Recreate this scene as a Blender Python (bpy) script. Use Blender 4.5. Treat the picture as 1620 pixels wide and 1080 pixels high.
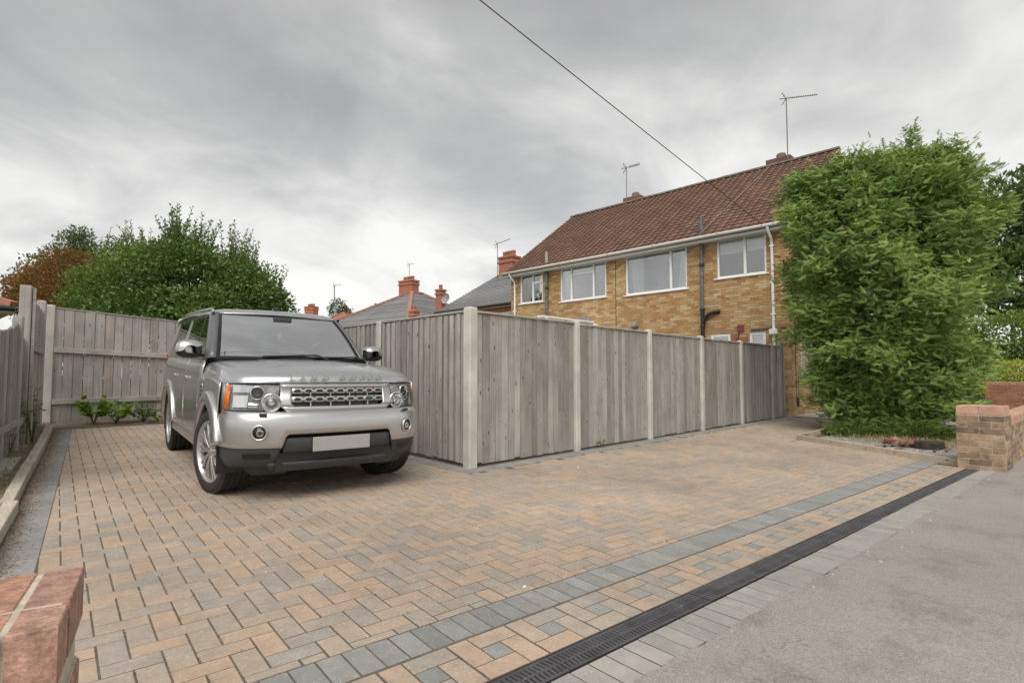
import bpy, math, random
import numpy as np
from mathutils import Matrix, Vector
random.seed(7); rng = np.random.default_rng(11)
PI = math.pi; R = math.radians
for o in list(bpy.data.objects): bpy.data.objects.remove(o)
scn = bpy.context.scene
COL = scn.collection

# ------------------------------------------------------------------ camera
CAM_H = 1.10; CAM_AZ = R(44.2); CAM_PITCH = R(3.0); FPX = 866.0
cd = bpy.data.cameras.new('camera'); cam = bpy.data.objects.new('camera', cd); COL.objects.link(cam)
cd.sensor_width = 36.0; cd.lens = FPX / 1620.0 * 36.0; cd.clip_start = 0.05; cd.clip_end = 2000
cd.shift_y = (57.0 - FPX * math.tan(CAM_PITCH)) / 1620.0
cam.location = (0, 0, CAM_H); cam.rotation_euler = (PI / 2 + CAM_PITCH, 0, CAM_AZ - PI / 2)
scn.camera = cam
scn.render.engine = 'CYCLES'
scn.render.resolution_x = 1024; scn.render.resolution_y = 682

# ------------------------------------------------------------------ sky and sun
SUN_EL = R(50); SUN_AZ = R(218)      # behind the camera, to its left
w = bpy.data.worlds.new('World'); scn.world = w; w.use_nodes = True
nt = w.node_tree; nt.nodes.clear()
def wn(t, **k):
    n = nt.nodes.new(t)
    for a, b in k.items(): setattr(n, a, b)
    return n
L = nt.links.new
out = wn('ShaderNodeOutputWorld'); bg1 = wn('ShaderNodeBackground'); bg2 = wn('ShaderNodeBackground'); mx = wn('ShaderNodeMixShader')
sky = wn('ShaderNodeTexSky', sky_type='NISHITA', sun_disc=False)
sky.sun_elevation = SUN_EL; sky.sun_rotation = PI / 2 - SUN_AZ
bg1.inputs['Strength'].default_value = 0.08; L(sky.outputs[0], bg1.inputs['Color'])
tc = wn('ShaderNodeTexCoord'); sep = wn('ShaderNodeSeparateXYZ'); L(tc.outputs['Generated'], sep.inputs[0])
mz = wn('ShaderNodeMath', operation='MAXIMUM'); L(sep.outputs[2], mz.inputs[0]); mz.inputs[1].default_value = 0.0
za = wn('ShaderNodeMath', operation='ADD'); L(mz.outputs[0], za.inputs[0]); za.inputs[1].default_value = 0.34
dv = wn('ShaderNodeVectorMath', operation='DIVIDE'); L(tc.outputs['Generated'], dv.inputs[0])
cb = wn('ShaderNodeCombineXYZ'); L(za.outputs[0], cb.inputs[0]); L(za.outputs[0], cb.inputs[1]); cb.inputs[2].default_value = 1e6
L(cb.outputs[0], dv.inputs[1])
mp = wn('ShaderNodeMapping'); L(dv.outputs[0], mp.inputs[0])
mp.inputs['Rotation'].default_value = (0, 0, R(62)); mp.inputs['Scale'].default_value = (0.8, 1.0, 1); mp.inputs['Location'].default_value = (6.3, 2.9, 0)
n1 = wn('ShaderNodeTexNoise'); L(mp.outputs[0], n1.inputs['Vector'])
n1.inputs['Scale'].default_value = 2.5; n1.inputs['Detail'].default_value = 8; n1.inputs['Roughness'].default_value = 0.54; n1.inputs['Distortion'].default_value = 0.35
n2 = wn('ShaderNodeTexNoise'); L(mp.outputs[0], n2.inputs['Vector']); n2.inputs['Scale'].default_value = 0.7; n2.inputs['Detail'].default_value = 3
ad = wn('ShaderNodeMath', operation='MULTIPLY_ADD'); L(n2.outputs[0], ad.inputs[0]); ad.inputs[1].default_value = 0.9; L(n1.outputs[0], ad.inputs[2])
# overcast deck: thin and bright low down, thicker overhead
el = wn('ShaderNodeMapRange'); L(sep.outputs[2], el.inputs[0]); el.inputs[1].default_value = 0.0; el.inputs[2].default_value = 0.62
el.inputs[3].default_value = 0.30; el.inputs[4].default_value = -0.13
sm = wn('ShaderNodeMath', operation='ADD'); L(ad.outputs[0], sm.inputs[0]); L(el.outputs[0], sm.inputs[1])
scl = wn('ShaderNodeMath', operation='MULTIPLY'); scl.inputs[1].default_value = 0.74; L(sm.outputs[0], scl.inputs[0])
rp = wn('ShaderNodeValToRGB'); L(scl.outputs[0], rp.inputs[0]); ee = rp.color_ramp.elements
while len(ee) < 4: ee.new(0.5)
for i, (p, c) in enumerate(((0.50, (0.35, 0.348, 0.345, 1)), (0.64, (0.45, 0.447, 0.44, 1)), (0.77, (0.62, 0.612, 0.597, 1)), (0.93, (0.84, 0.825, 0.80, 1)))):
    ee[i].position = p; ee[i].color = c
L(rp.outputs[0], bg2.inputs['Color']); bg2.inputs['Strength'].default_value = 0.63
mx.inputs[0].default_value = 0.94
L(bg1.outputs[0], mx.inputs[1]); L(bg2.outputs[0], mx.inputs[2]); L(mx.outputs[0], out.inputs['Surface'])
sl = bpy.data.lights.new('sun', 'SUN'); so = bpy.data.objects.new('sun', sl); COL.objects.link(so)
sl.energy = 1.5; sl.angle = R(46); sl.color = (1.0, 0.96, 0.9)
sd = Vector((math.cos(SUN_EL) * math.cos(SUN_AZ), math.cos(SUN_EL) * math.sin(SUN_AZ), math.sin(SUN_EL)))
so.rotation_euler = sd.to_track_quat('Z', 'Y').to_euler(); so.location = sd * 40
vs = scn.view_settings; vs.view_transform = 'Standard'; vs.look = 'None'; vs.gamma = 1.0; vs.exposure = 0.95; vs.use_curve_mapping = False

# ------------------------------------------------------------------ helpers
def tag(o, label=None, cat=None, group=None, kind=None):
    if label: o['label'] = label
    if cat: o['category'] = cat
    if group: o['group'] = group
    if kind: o['kind'] = kind
    return o
def empty(name, loc=(0, 0, 0), rot=(0, 0, 0), parent=None):
    o = bpy.data.objects.new(name, None); COL.objects.link(o); o.location = loc; o.rotation_euler = rot; o.parent = parent
    o.empty_display_size = 0.1
    return o
def link(name, me, mat=None, parent=None, M=None):
    o = bpy.data.objects.new(name, me); COL.objects.link(o)
    if mat is not None and not me.materials: me.materials.append(mat)
    o.parent = parent
    if M is not None: o.matrix_basis = M
    return o
def rotz(a): return Matrix.Rotation(a, 4, 'Z')
class MB:
    """collects shapes, then build() links them as one mesh object"""
    def __init__(s): s.v = []; s.f = []; s.sm = []
    def add(s, vs, fs, smooth=False):
        b = len(s.v); s.v += [tuple(p) for p in vs]; s.f += [tuple(b + i for i in q) for q in fs]; s.sm += [smooth] * len(fs); return s
    def box(s, c, h, rz=0, M=None, ch=0.0):
        vs, fs = boxmesh(h[0], h[1], h[2], ch)
        T = Matrix.Translation(c) @ rotz(rz) if M is None else Matrix.Translation(c) @ M
        return s.add([T @ Vector(p) for p in vs], fs)
    def box2(s, a, b, ch=0.0):
        return s.box([(a[i] + b[i]) / 2 for i in range(3)], [abs(b[i] - a[i]) / 2 for i in range(3)], ch=ch)
    def bar(s, p, q, wx, wy, up=(0, 0, 1)):
        p = Vector(p); q = Vector(q); d = q - p; l = d.length; d.normalize(); up = Vector(up)
        x = d.cross(up)
        if x.length < 1e-4: x = d.cross(Vector((1, 0, 0)))
        x.normalize(); y = x.cross(d)
        vs = []
        for t in (0, l):
            for a, b in ((-1, -1), (1, -1), (1, 1), (-1, 1)): vs.append(p + d * t + x * a * wx / 2 + y * b * wy / 2)
        return s.add(vs, [(3, 2, 1, 0), (4, 5, 6, 7), (0, 1, 5, 4), (1, 2, 6, 5), (2, 3, 7, 6), (3, 0, 4, 7)])
    def tube(s, pts, r, n=8, cap=True):
        pts = [Vector(p) for p in pts]; rr = r if hasattr(r, '__len__') else [r] * len(pts)
        vs = []; prev = None
        for i, p in enumerate(pts):
            d = (pts[min(i + 1, len(pts) - 1)] - pts[max(i - 1, 0)]).normalized()
            if prev is None:
                x = d.cross(Vector((0, 0, 1)))
                if x.length < 1e-3: x = d.cross(Vector((1, 0, 0)))
            else: x = prev - d * prev.dot(d)
            x.normalize(); prev = x; y = d.cross(x)
            for k in range(n):
                a = 2 * PI * k / n; vs.append(p + (x * math.cos(a) + y * math.sin(a)) * rr[i])
        fs = []
        for i in range(len(pts) - 1):
            for k in range(n):
                fs.append((i * n + k, i * n + (k + 1) % n, (i + 1) * n + (k + 1) % n, (i + 1) * n + k))
        s.add(vs, fs, True)
        if cap:
            s.add([vs[k] for k in range(n)][::-1], [tuple(range(n))]); s.add(vs[-n:], [tuple(range(n))])
        return s
    def lathe(s, prof, M=None, n=24, smooth=True):
        """prof: (radius, z) pairs round local Z"""
        M = M or Matrix.Identity(4); vs = []; fs = []
        for rad, z in prof:
            for k in range(n):
                a = 2 * PI * k / n; vs.append(M @ Vector((rad * math.cos(a), rad * math.sin(a), z)))
        for i in range(len(prof) - 1):
            for k in range(n): fs.append((i * n + k, i * n + (k + 1) % n, (i + 1) * n + (k + 1) % n, (i + 1) * n + k))
        return s.add(vs, fs, smooth)
    def prism(s, poly, z0, z1, M=None):
        n = len(poly); M = M or Matrix.Identity(4)
        vs = [M @ Vector((p[0], p[1], z0)) for p in poly] + [M @ Vector((p[0], p[1], z1)) for p in poly]
        return s.add(vs, [tuple(range(n))[::-1], tuple(range(n, 2 * n))] + [(i, (i + 1) % n, n + (i + 1) % n, n + i) for i in range(n)])
    def grid(s, rows, smooth=True, flip=False):
        m = len(rows[0]); vs = [p for r in rows for p in r]; fs = []
        for i in range(len(rows) - 1):
            for j in range(m - 1):
                q = (i * m + j, i * m + j + 1, (i + 1) * m + j + 1, (i + 1) * m + j); fs.append(q[::-1] if flip else q)
        return s.add(vs, fs, smooth)
    def mesh(s, name):
        me = bpy.data.meshes.new(name); me.from_pydata(s.v, [], s.f); me.update()
        me.polygons.foreach_set('use_smooth', s.sm); return me
    def build(s, name, mat, parent=None, M=None, bevel=0, solid=0, sub=0):
        o = link(name, s.mesh(name), mat, parent, M)
        if solid: md = o.modifiers.new('s', 'SOLIDIFY'); md.thickness = solid; md.offset = -1
        if bevel: md = o.modifiers.new('b', 'BEVEL'); md.width = bevel; md.segments = 2; md.limit_method = 'ANGLE'; md.angle_limit = R(40)
        if sub: md = o.modifiers.new('ss', 'SUBSURF'); md.levels = sub; md.render_levels = sub
        return o
_bc = {}
def boxmesh(x, y, z, ch=0.0):
    """box of half sizes; ch > 0 chamfers the top edges"""
    if ch <= 0:
        vs = [(-x, -y, -z), (x, -y, -z), (x, y, -z), (-x, y, -z), (-x, -y, z), (x, -y, z), (x, y, z), (-x, y, z)]
        return vs, [(3, 2, 1, 0), (4, 5, 6, 7), (0, 1, 5, 4), (1, 2, 6, 5), (2, 3, 7, 6), (3, 0, 4, 7)]
    vs = [(-x, -y, -z), (x, -y, -z), (x, y, -z), (-x, y, -z)]
    vs += [(-x, -y, z - ch), (x, -y, z - ch), (x, y, z - ch), (-x, y, z - ch)]
    vs += [(-x + ch, -y + ch, z), (x - ch, -y + ch, z), (x - ch, y - ch, z), (-x + ch, y - ch, z)]
    fs = [(0, 1, 5, 4), (1, 2, 6, 5), (2, 3, 7, 6), (3, 0, 4, 7), (4, 5, 9, 8), (5, 6, 10, 9), (6, 7, 11, 10), (7, 4, 8, 11), (8, 9, 10, 11), (3, 2, 1, 0)]
    return vs, fs
def npmesh(name, V, Fq, tint=None, smooth=False):
    """mesh from numpy arrays; all faces with the same corner count"""
    V = np.asarray(V, np.float32); Fq = np.asarray(Fq, np.int32); k = Fq.shape[1]
    me = bpy.data.meshes.new(name); me.vertices.add(len(V)); me.vertices.foreach_set('co', V.ravel())
    me.loops.add(Fq.size); me.loops.foreach_set('vertex_index', Fq.ravel())
    me.polygons.add(len(Fq)); me.polygons.foreach_set('loop_start', np.arange(0, Fq.size, k, dtype=np.int32))
    if smooth: me.polygons.foreach_set('use_smooth', np.ones(len(Fq), bool))
    if tint is not None:
        a = me.attributes.new('tint', 'FLOAT', 'POINT'); a.data.foreach_set('value', np.asarray(tint, np.float32))
    me.update(calc_edges=True); return me

fwd = np.array([math.cos(CAM_AZ), math.sin(CAM_AZ), 0]); rgt = np.array([math.sin(CAM_AZ), -math.cos(CAM_AZ), 0])
def seen(p):
    """rough (in view, distance) used only to pick which pieces become single objects"""
    q = np.array(p) - np.array([0, 0, CAM_H]); d = q @ fwd
    if d < 0.3: return False, 1e9
    x = (q @ rgt) / d * FPX; y = q[2] / d * FPX
    return (abs(x) < 830 and -490 < y < 605), d
_pm = {}
def pieces(name, items, mat, parent, limit=300, vis=None, stuff=None):
    """items: (matrix, key, vs, fs): alike pieces share mesh data; the largest in view are objects, the rest one stuff part"""
    sc = []
    for i, (M, key, vs, fs) in enumerate(items):
        c = M.translation; ok, d = seen(c)
        if vis and not vis(c): ok = False
        sc.append((0 if ok else 1, d, i))
    sc.sort(); pick = set(i for _, _, i in sc[:limit]) if len(items) > limit else set(range(len(items)))
    if len(items) > limit: pick = set(i for a, _, i in sc[:limit] if a == 0)
    V = []; Fc = []; b = 0
    for i, (M, key, vs, fs) in enumerate(items):
        if i in pick:
            k = (name, mat.name, key) if key is not None else None
            me = _pm.get(k) if k else None
            if me is None:
                me = bpy.data.meshes.new(name); me.from_pydata([tuple(p) for p in vs], [], fs); me.update(); me.materials.append(mat)
                if k: _pm[k] = me
            link(name, me, None, parent, M)
        else:
            for p in vs: V.append(tuple(M @ Vector(p)))
            for q in fs: Fc.append(tuple(b + j for j in q))
            b += len(vs)
    if V:
        me = bpy.data.meshes.new(name); me.from_pydata(V, [], Fc); me.update()
        o = link(stuff or name + '_field', me, mat, parent); o['kind'] = 'stuff'
def item(M, x, y, z, ch=0.0):
    vs, fs = boxmesh(x, y, z, ch); return (M, (round(x, 4), round(y, 4), round(z, 4), ch), vs, fs)

# the drive's own frame: u along the street, v into the plot; it falls towards the street drain
TH = R(-6.0); DU = np.array([math.cos(TH), math.sin(TH)]); DV = np.array([-math.sin(TH), math.cos(TH)]); DO = np.array([1.42, 1.46])
def gv(v): return 0.0 if v < 0 else (0.023 * v if v < 3.5 else 0.0805 + 0.035 * (v - 3.5))
def gslope(v): return 0.0 if v < 0 else (0.023 if v < 3.5 else 0.035)
def uv(x, y): q = np.array([x, y]) - DO; return float(q @ DU), float(q @ DV)
def xy(u, v): p = DO + DU * u + DV * v; return float(p[0]), float(p[1])
def gz(x, y): return gv(uv(x, y)[1])
def UVM(u, v, dz=0.0, rz=0.0, rx=0.0, ry=0.0):
    x, y = xy(u, v)
    return Matrix.Translation((x, y, gv(v) + dz)) @ rotz(TH) @ Matrix.Rotation(math.atan(gslope(v)) + rx, 4, 'X') @ Matrix.Rotation(ry, 4, 'Y') @ rotz(rz)

# ------------------------------------------------------------------ materials
def newmat(name):
    m = bpy.data.materials.new(name); m.use_nodes = True; t = m.node_tree; t.nodes.clear()
    o = t.nodes.new('ShaderNodeOutputMaterial'); b = t.nodes.new('ShaderNodeBsdfPrincipled'); t.links.new(b.outputs[0], o.inputs[0])
    return m, t, b
def nd(t, typ, ins=None, **props):
    n = t.nodes.new(typ)
    for k, v in props.items(): setattr(n, k, v)
    for k, v in (ins or {}).items():
        s = n.inputs[k]
        if isinstance(v, bpy.types.NodeSocket): t.links.new(v, s)
        elif hasattr(s.default_value, '__len__') and not hasattr(v, '__len__'): s.default_value = [v] * len(s.default_value)
        elif hasattr(v, '__len__') and len(v) == 3 and len(s.default_value) == 4: s.default_value = (*v, 1)
        else: s.default_value = v
    return n
def mth(t, op, a, b=0.0, c=0.0): return nd(t, 'ShaderNodeMath', {0: a, 1: b, 2: c}, operation=op).outputs[0]
def ramp(t, f, stops, interp='LINEAR'):
    n = nd(t, 'ShaderNodeValToRGB', {0: f}); r = n.color_ramp; r.interpolation = interp
    while len(r.elements) < len(stops): r.elements.new(0.5)
    for e_, (p, c) in zip(r.elements, stops): e_.position = p; e_.color = (*c, 1) if len(c) == 3 else c
    return n.outputs[0]
def mixc(t, f, a, b, mode='MIX'): 
    n = nd(t, 'ShaderNodeMix', data_type='RGBA', blend_type=mode); n.clamp_result = False
    for i, v in ((0, f), (6, a), (7, b)):
        s = n.inputs[i]
        if isinstance(v, bpy.types.NodeSocket): t.links.new(v, s)
        elif i: s.default_value = (*v, 1)
        else: s.default_value = v
    return n.outputs[2]
def noise(t, vec, scale, detail=4, rough=0.55, dist=0.0): return nd(t, 'ShaderNodeTexNoise', {'Vector': vec, 'Scale': scale, 'Detail': detail, 'Roughness': rough, 'Distortion': dist}).outputs[0]
def wpos(t): return nd(t, 'ShaderNodeNewGeometry').outputs['Position']
def opos(t): return nd(t, 'ShaderNodeTexCoord').outputs['Object']
def maprange(t, f, a, b, c, d): return nd(t, 'ShaderNodeMapRange', {0: f, 1: a, 2: b, 3: c, 4: d}).outputs[0]
def bump(t, b, h, strength, dist): t.links.new(nd(t, 'ShaderNodeBump', {'Height': h, 'Strength': strength, 'Distance': dist}).outputs[0], b.inputs['Normal'])
def prand(t):
    """one random number per piece, for single pieces and for joined ones"""
    g = nd(t, 'ShaderNodeNewGeometry').outputs['Random Per Island']; o = nd(t, 'ShaderNodeObjectInfo').outputs['Random']
    return mth(t, 'FRACT', mth(t, 'ADD', g, o))
def setc(t, b, c):
    if isinstance(c, bpy.types.NodeSocket): t.links.new(c, b.inputs['Base Color'])
    else: b.inputs['Base Color'].default_value = (*c, 1)
def plain(name, c, rough=0.6, metal=0.0, var=0.12, scale=6.0, bmp=0.0, coat=0.0, world=False):
    m, t, b = newmat(name); v = wpos(t) if world else opos(t)
    n = noise(t, v, scale, 5); f = maprange(t, n, 0.3, 0.7, 1 - var, 1 + var)
    setc(t, b, mixc(t, 1.0, c, nd(t, 'ShaderNodeCombineXYZ', {0: f, 1: f, 2: f}).outputs[0], 'MULTIPLY'))
    b.inputs['Roughness'].default_value = rough; b.inputs['Metallic'].default_value = metal; b.inputs['Coat Weight'].default_value = coat
    if bmp: bump(t, b, noise(t, v, scale * 8, 4), 0.5, bmp)
    return m
def piece_mat(name, stops, rough=0.85, grain=60.0, gamt=0.14, blot=1.2, bamt=0.12, speck=0.0, bmp=0.002, stain=None, brin=0.0):
    m, t, b = newmat(name); p = wpos(t); r = prand(t)
    rr_ = mth(t, 'ADD', mth(t, 'MULTIPLY', r, 1 - brin), mth(t, 'MULTIPLY', maprange(t, noise(t, p, 17.0, 4, .65), .3, .7, 0, 1), brin)) if brin else r
    c = ramp(t, rr_, stops)
    g = noise(t, p, grain, 6, 0.7); f1 = maprange(t, g, 0.25, 0.75, 1 - gamt, 1 + gamt)
    bl = noise(t, p, blot, 4, 0.6); f2 = maprange(t, bl, 0.3, 0.7, 1 - bamt, 1 + bamt)
    # each piece is a little uneven in itself
    off = nd(t, 'ShaderNodeVectorMath', {0: p, 1: nd(t, 'ShaderNodeCombineXYZ', {0: mth(t, 'MULTIPLY', r, 37.0), 1: 0.0, 2: 0.0}).outputs[0]}, operation='ADD').outputs[0]
    f3 = maprange(t, noise(t, off, 9.0, 3, 0.6), 0.3, 0.7, 0.88, 1.1)
    f = mth(t, 'MULTIPLY', mth(t, 'MULTIPLY', f1, f2), f3)
    c = mixc(t, 1.0, c, nd(t, 'ShaderNodeCombineXYZ', {0: f, 1: f, 2: f}).outputs[0], 'MULTIPLY')
    if stain: c = mixc(t, maprange(t, noise(t, p, stain[1], 5, 0.65), stain[2], stain[2] + 0.15, 0.0, stain[3]), c, stain[0])
    if speck:
        vd = nd(t, 'ShaderNodeTexVoronoi', {'Vector': p, 'Scale': 58.0}).outputs['Distance']
        k = mth(t, 'MULTIPLY', mth(t, 'LESS_THAN', vd, 0.20), mth(t, 'GREATER_THAN', noise(t, p, 31.0, 2), 0.54))
        c = mixc(t, mth(t, 'MULTIPLY', k, speck), c, (0.62, 0.6, 0.56))
    setc(t, b, c); b.inputs['Roughness'].default_value = rough
    bump(t, b, g, 0.6, bmp); return m
def wood_mat(name, stops, axis=2, knots=True, rough=0.85):
    m, t, b = newmat(name); p = wpos(t); r = prand(t)
    s = [55.0, 55.0, 55.0]; s[axis] = 1.6
    off = nd(t, 'ShaderNodeCombineXYZ', {0: mth(t, 'MULTIPLY', r, 3.1), 1: mth(t, 'MULTIPLY', r, 5.3), 2: mth(t, 'MULTIPLY', r, 41.0)}).outputs[0]
    q = nd(t, 'ShaderNodeVectorMath', {0: p, 1: off}, operation='ADD').outputs[0]
    v = nd(t, 'ShaderNodeVectorMath', {0: q, 1: tuple(s)}, operation='MULTIPLY').outputs[0]
    g = noise(t, v, 1.0, 5, 0.6, 0.8)
    c = ramp(t, r, stops)
    f = maprange(t, g, 0.25, 0.75, 0.68, 1.22)
    big = maprange(t, noise(t, q, 2.3, 4, 0.6), 0.3, 0.7, 0.80, 1.16)
    f = mth(t, 'MULTIPLY', f, big)
    c = mixc(t, 1.0, c, nd(t, 'ShaderNodeCombineXYZ', {0: f, 1: f, 2: f}).outputs[0], 'MULTIPLY')
    if knots:
        s2 = [9.0, 9.0, 9.0]; s2[axis] = 4.2
        vk = nd(t, 'ShaderNodeVectorMath', {0: q, 1: tuple(s2)}, operation='MULTIPLY').outputs[0]
        d = nd(t, 'ShaderNodeTexVoronoi', {'Vector': vk, 'Scale': 1.0}).outputs['Distance']
        k = maprange(t, d, 0.06, 0.17, 0.8, 0.0)
        c = mixc(t, k, c, (0.075, 0.062, 0.052))
        ring = mth(t, 'MULTIPLY', maprange(t, d, 0.15, 0.3, 1.0, 0.0), maprange(t, d, 0.1, 0.16, 0.0, 0.35))
        c = mixc(t, ring, c, (0.42, 0.39, 0.35))
    # green-brown dirt with a shape of its own
    c = mixc(t, maprange(t, noise(t, p, 0.9, 5, 0.7), 0.56, 0.74, 0.0, 0.35), c, (0.16, 0.145, 0.115))
    setc(t, b, c); b.inputs['Roughness'].default_value = rough
    bump(t, b, g, 0.55, 0.004); return m
def leaf_mat(name, stops, rough=0.5, trans=0.3, spec=0.3):
    m, t, b = newmat(name); a = nd(t, 'ShaderNodeAttribute', attribute_name='tint').outputs['Fac']
    c = ramp(t, a, stops); setc(t, b, c); b.inputs['Roughness'].default_value = rough; b.inputs['Specular IOR Level'].default_value = spec
    tr = nd(t, 'ShaderNodeBsdfTranslucent', {'Color': mixc(t, 0.5, c, (0.25, 0.35, 0.05), 'MIX')})
    mxs = nd(t, 'ShaderNodeMixShader', {0: trans}); t.links.new(b.outputs[0], mxs.inputs[1]); t.links.new(tr.outputs[0], mxs.inputs[2])
    t.links.new(mxs.outputs[0], t.nodes['Material Output'].inputs[0]); return m
def glass_mat(name, tint=(0.8, 0.85, 0.85), refl=0.12, rough=0.02):
    m, t, b = newmat(name)
    gl = nd(t, 'ShaderNodeBsdfGlossy', {'Color': (1, 1, 1), 'Roughness': rough}); tr = nd(t, 'ShaderNodeBsdfTransparent', {'Color': tint})
    fr = nd(t, 'ShaderNodeFresnel', {'IOR': 1.5}).outputs[0]
    f = mth(t, 'ADD', mth(t, 'MULTIPLY', fr, 1.0), refl)
    bp = nd(t, 'ShaderNodeBump', {'Height': noise(t, wpos(t), 1.5, 2), 'Strength': 0.15, 'Distance': 0.02}); t.links.new(bp.outputs[0], gl.inputs['Normal'])
    mxs = nd(t, 'ShaderNodeMixShader', {0: f}); t.links.new(tr.outputs[0], mxs.inputs[1]); t.links.new(gl.outputs[0], mxs.inputs[2])
    t.links.new(mxs.outputs[0], t.nodes['Material Output'].inputs[0]); return m

m_paver = piece_mat('block_paving', [(0, (.31, .282, .25)), (.2, (.335, .295, .255)), (.4, (.375, .312, .252)), (.58, (.41, .322, .245)), (.76, (.455, .325, .23)), (.9, (.385, .312, .25)), (1, (.325, .285, .248))], speck=.6, blot=.55, bamt=.2, gamt=.2, brin=.3, stain=((.20, .18, .155), .8, .56, .45))
m_pgrey = piece_mat('charcoal_paving', [(0, (.235, .234, .225)), (.5, (.268, .264, .252)), (1, (.30, .293, .278))], speck=.5, blot=.7, stain=((.27, .23, .18), .9, .57, .4))
m_pedge = piece_mat('grey_edging_blocks', [(0, (.29, .275, .252)), (.5, (.325, .308, .282)), (1, (.355, .335, .308))], speck=.5, blot=.6, stain=((.22, .20, .175), .9, .57, .4))
m_joint = plain('joint_sand', (.125, .105, .082), .95, var=.3, scale=14, world=True)
m_ybrick = piece_mat('buff_brick', [(0, (.37, .205, .085)), (.22, (.45, .27, .115)), (.45, (.50, .33, .155)), (.62, (.56, .42, .245)), (.75, (.46, .275, .115)), (.88, (.38, .195, .08)), (1, (.58, .46, .30))], grain=40, gamt=.16, blot=.9, bamt=.14, bmp=.003)
m_mortar = plain('mortar', (.46, .40, .31), .95, var=.15, scale=20, world=True)
m_rbrick = piece_mat('red_brick', [(0, (.30, .12, .075)), (.4, (.38, .155, .09)), (.75, (.45, .20, .12)), (1, (.33, .15, .10))], grain=40, bmp=.003)
m_pierbrick = piece_mat('weathered_brick', [(0, (.20, .145, .105)), (.25, (.30, .20, .135)), (.5, (.40, .30, .19)), (.75, (.33, .21, .13)), (1, (.46, .36, .24))], grain=45, gamt=.25, blot=7.0, bamt=.3, bmp=.01, stain=((.07, .055, .045), 5.0, .53, .85))
m_copebrick = piece_mat('coping_brick', [(0, (.47, .255, .18)), (.5, (.55, .34, .25)), (1, (.50, .29, .21))], grain=45, gamt=.2, blot=6, bamt=.16, bmp=.005)
m_nearbrick = piece_mat('near_coping_brick', [(0, (.36, .22, .18)), (.3, (.40, .25, .20)), (.6, (.50, .26, .17)), (1, (.38, .235, .19))], grain=150, gamt=.45, blot=34, bamt=.35, bmp=.007, stain=((.20, .13, .10), 14.0, .56, .6))
m_palemortar = plain('pale_mortar', (.55, .48, .38), .95, var=.22, scale=25, world=True, bmp=.004)
m_tile = piece_mat('brown_roof_tile', [(0, (.14, .078, .056)), (.4, (.17, .093, .065)), (.75, (.195, .108, .075)), (1, (.15, .088, .066))], grain=25, gamt=.2, blot=.8, bamt=.14)
m_ridge = plain('ridge_tile', (.16, .125, .10), .9, var=.25, scale=5, world=True)
m_slate = piece_mat('grey_slate', [(0, (.17, .17, .175)), (.5, (.21, .21, .215)), (1, (.25, .245, .24))], grain=10, blot=.6, bamt=.15)
m_redtile = piece_mat('red_roof_tile', [(0, (.33, .14, .10)), (.5, (.40, .18, .12)), (1, (.36, .19, .14))], grain=10)
m_fence = wood_mat('weathered_fence_board', [(0, (.255, .236, .213)), (.2, (.345, .325, .298)), (.42, (.43, .41, .38)), (.6, (.30, .273, .242)), (.8, (.395, .368, .332)), (1, (.245, .222, .195))])
m_fence2 = wood_mat('weathered_back_fence_board', [(0, (.36, .33, .30)), (.35, (.40, .375, .345)), (.6, (.43, .41, .385)), (.85, (.37, .325, .28)), (1, (.34, .305, .27))])
m_rail = wood_mat('fence_rail', [(0, (.40, .365, .32)), (1, (.46, .42, .37))], axis=0)
m_railY = wood_mat('fence_rail_across', [(0, (.34, .31, .28)), (1, (.40, .37, .33))], axis=1)
m_post = plain('concrete_post', (.52, .495, .44), .9, var=.18, scale=3, bmp=.003, world=True)
m_postdk = plain('weathered_concrete', (.42, .40, .345), .9, var=.22, scale=3, bmp=.003, world=True)
m_white = plain('white_upvc', (.86, .86, .84), .35, var=.05, scale=2, world=True)
m_offwhite = plain('off_white_fascia', (.72, .71, .67), .5, var=.1, scale=3, world=True)
m_black = plain('black_plastic', (.022, .022, .024), .42, var=.2, scale=20)
m_soil = plain('soil_pipe_grey', (.13, .13, .135), .6, var=.5, scale=9, world=True)
m_metal = plain('aerial_metal', (.20, .19, .18), .5, metal=.6, var=.2)
m_cable = plain('cable_black', (.035, .033, .03), .6)
m_lead = plain('lead_grey', (.28, .285, .29), .6, var=.2, scale=8)
m_glass = glass_mat('window_glass', (.85, .88, .88), .20)
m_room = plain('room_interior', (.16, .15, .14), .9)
m_curtain = plain('curtain_cloth', (.85, .84, .80), .9, var=.08, scale=12)
m_blind = plain('blind_slat', (.66, .66, .64), .6)
m_drain = plain('drain_plastic', (.072, .07, .074), .55, var=.35, scale=9, world=True)
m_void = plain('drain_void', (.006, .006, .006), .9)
m_timber = wood_mat('edging_timber', [(0, (.47, .40, .30)), (1, (.52, .45, .34))], axis=0)
m_timberY = wood_mat('edging_timber_across', [(0, (.46, .41, .325)), (1, (.51, .46, .37))], axis=1)
m_bark = plain('bark', (.10, .075, .055), .95, var=.35, scale=14, bmp=.02)
m_earth = plain('bare_earth', (.20, .155, .115), .98, var=.35, scale=7, world=True, bmp=.02)

# ================================================================== the ground
def sheet(name, poly, z, mat, kind='structure', label=None, n=1):
    b = MB(); b.add([(p[0], p[1], z) for p in poly], [tuple(range(len(poly)))]); o = b.build(name, mat); o['kind'] = kind
    if label: o['label'] = label
    return o
m_grass = plain('rough_grass', (.10, .115, .045), .95, var=.35, scale=3, world=True)
sheet('ground', [(-900, -900), (900, -900), (900, 900), (-900, 900)], -0.30, m_grass, label='flat ground reaching to the horizon')

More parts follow.
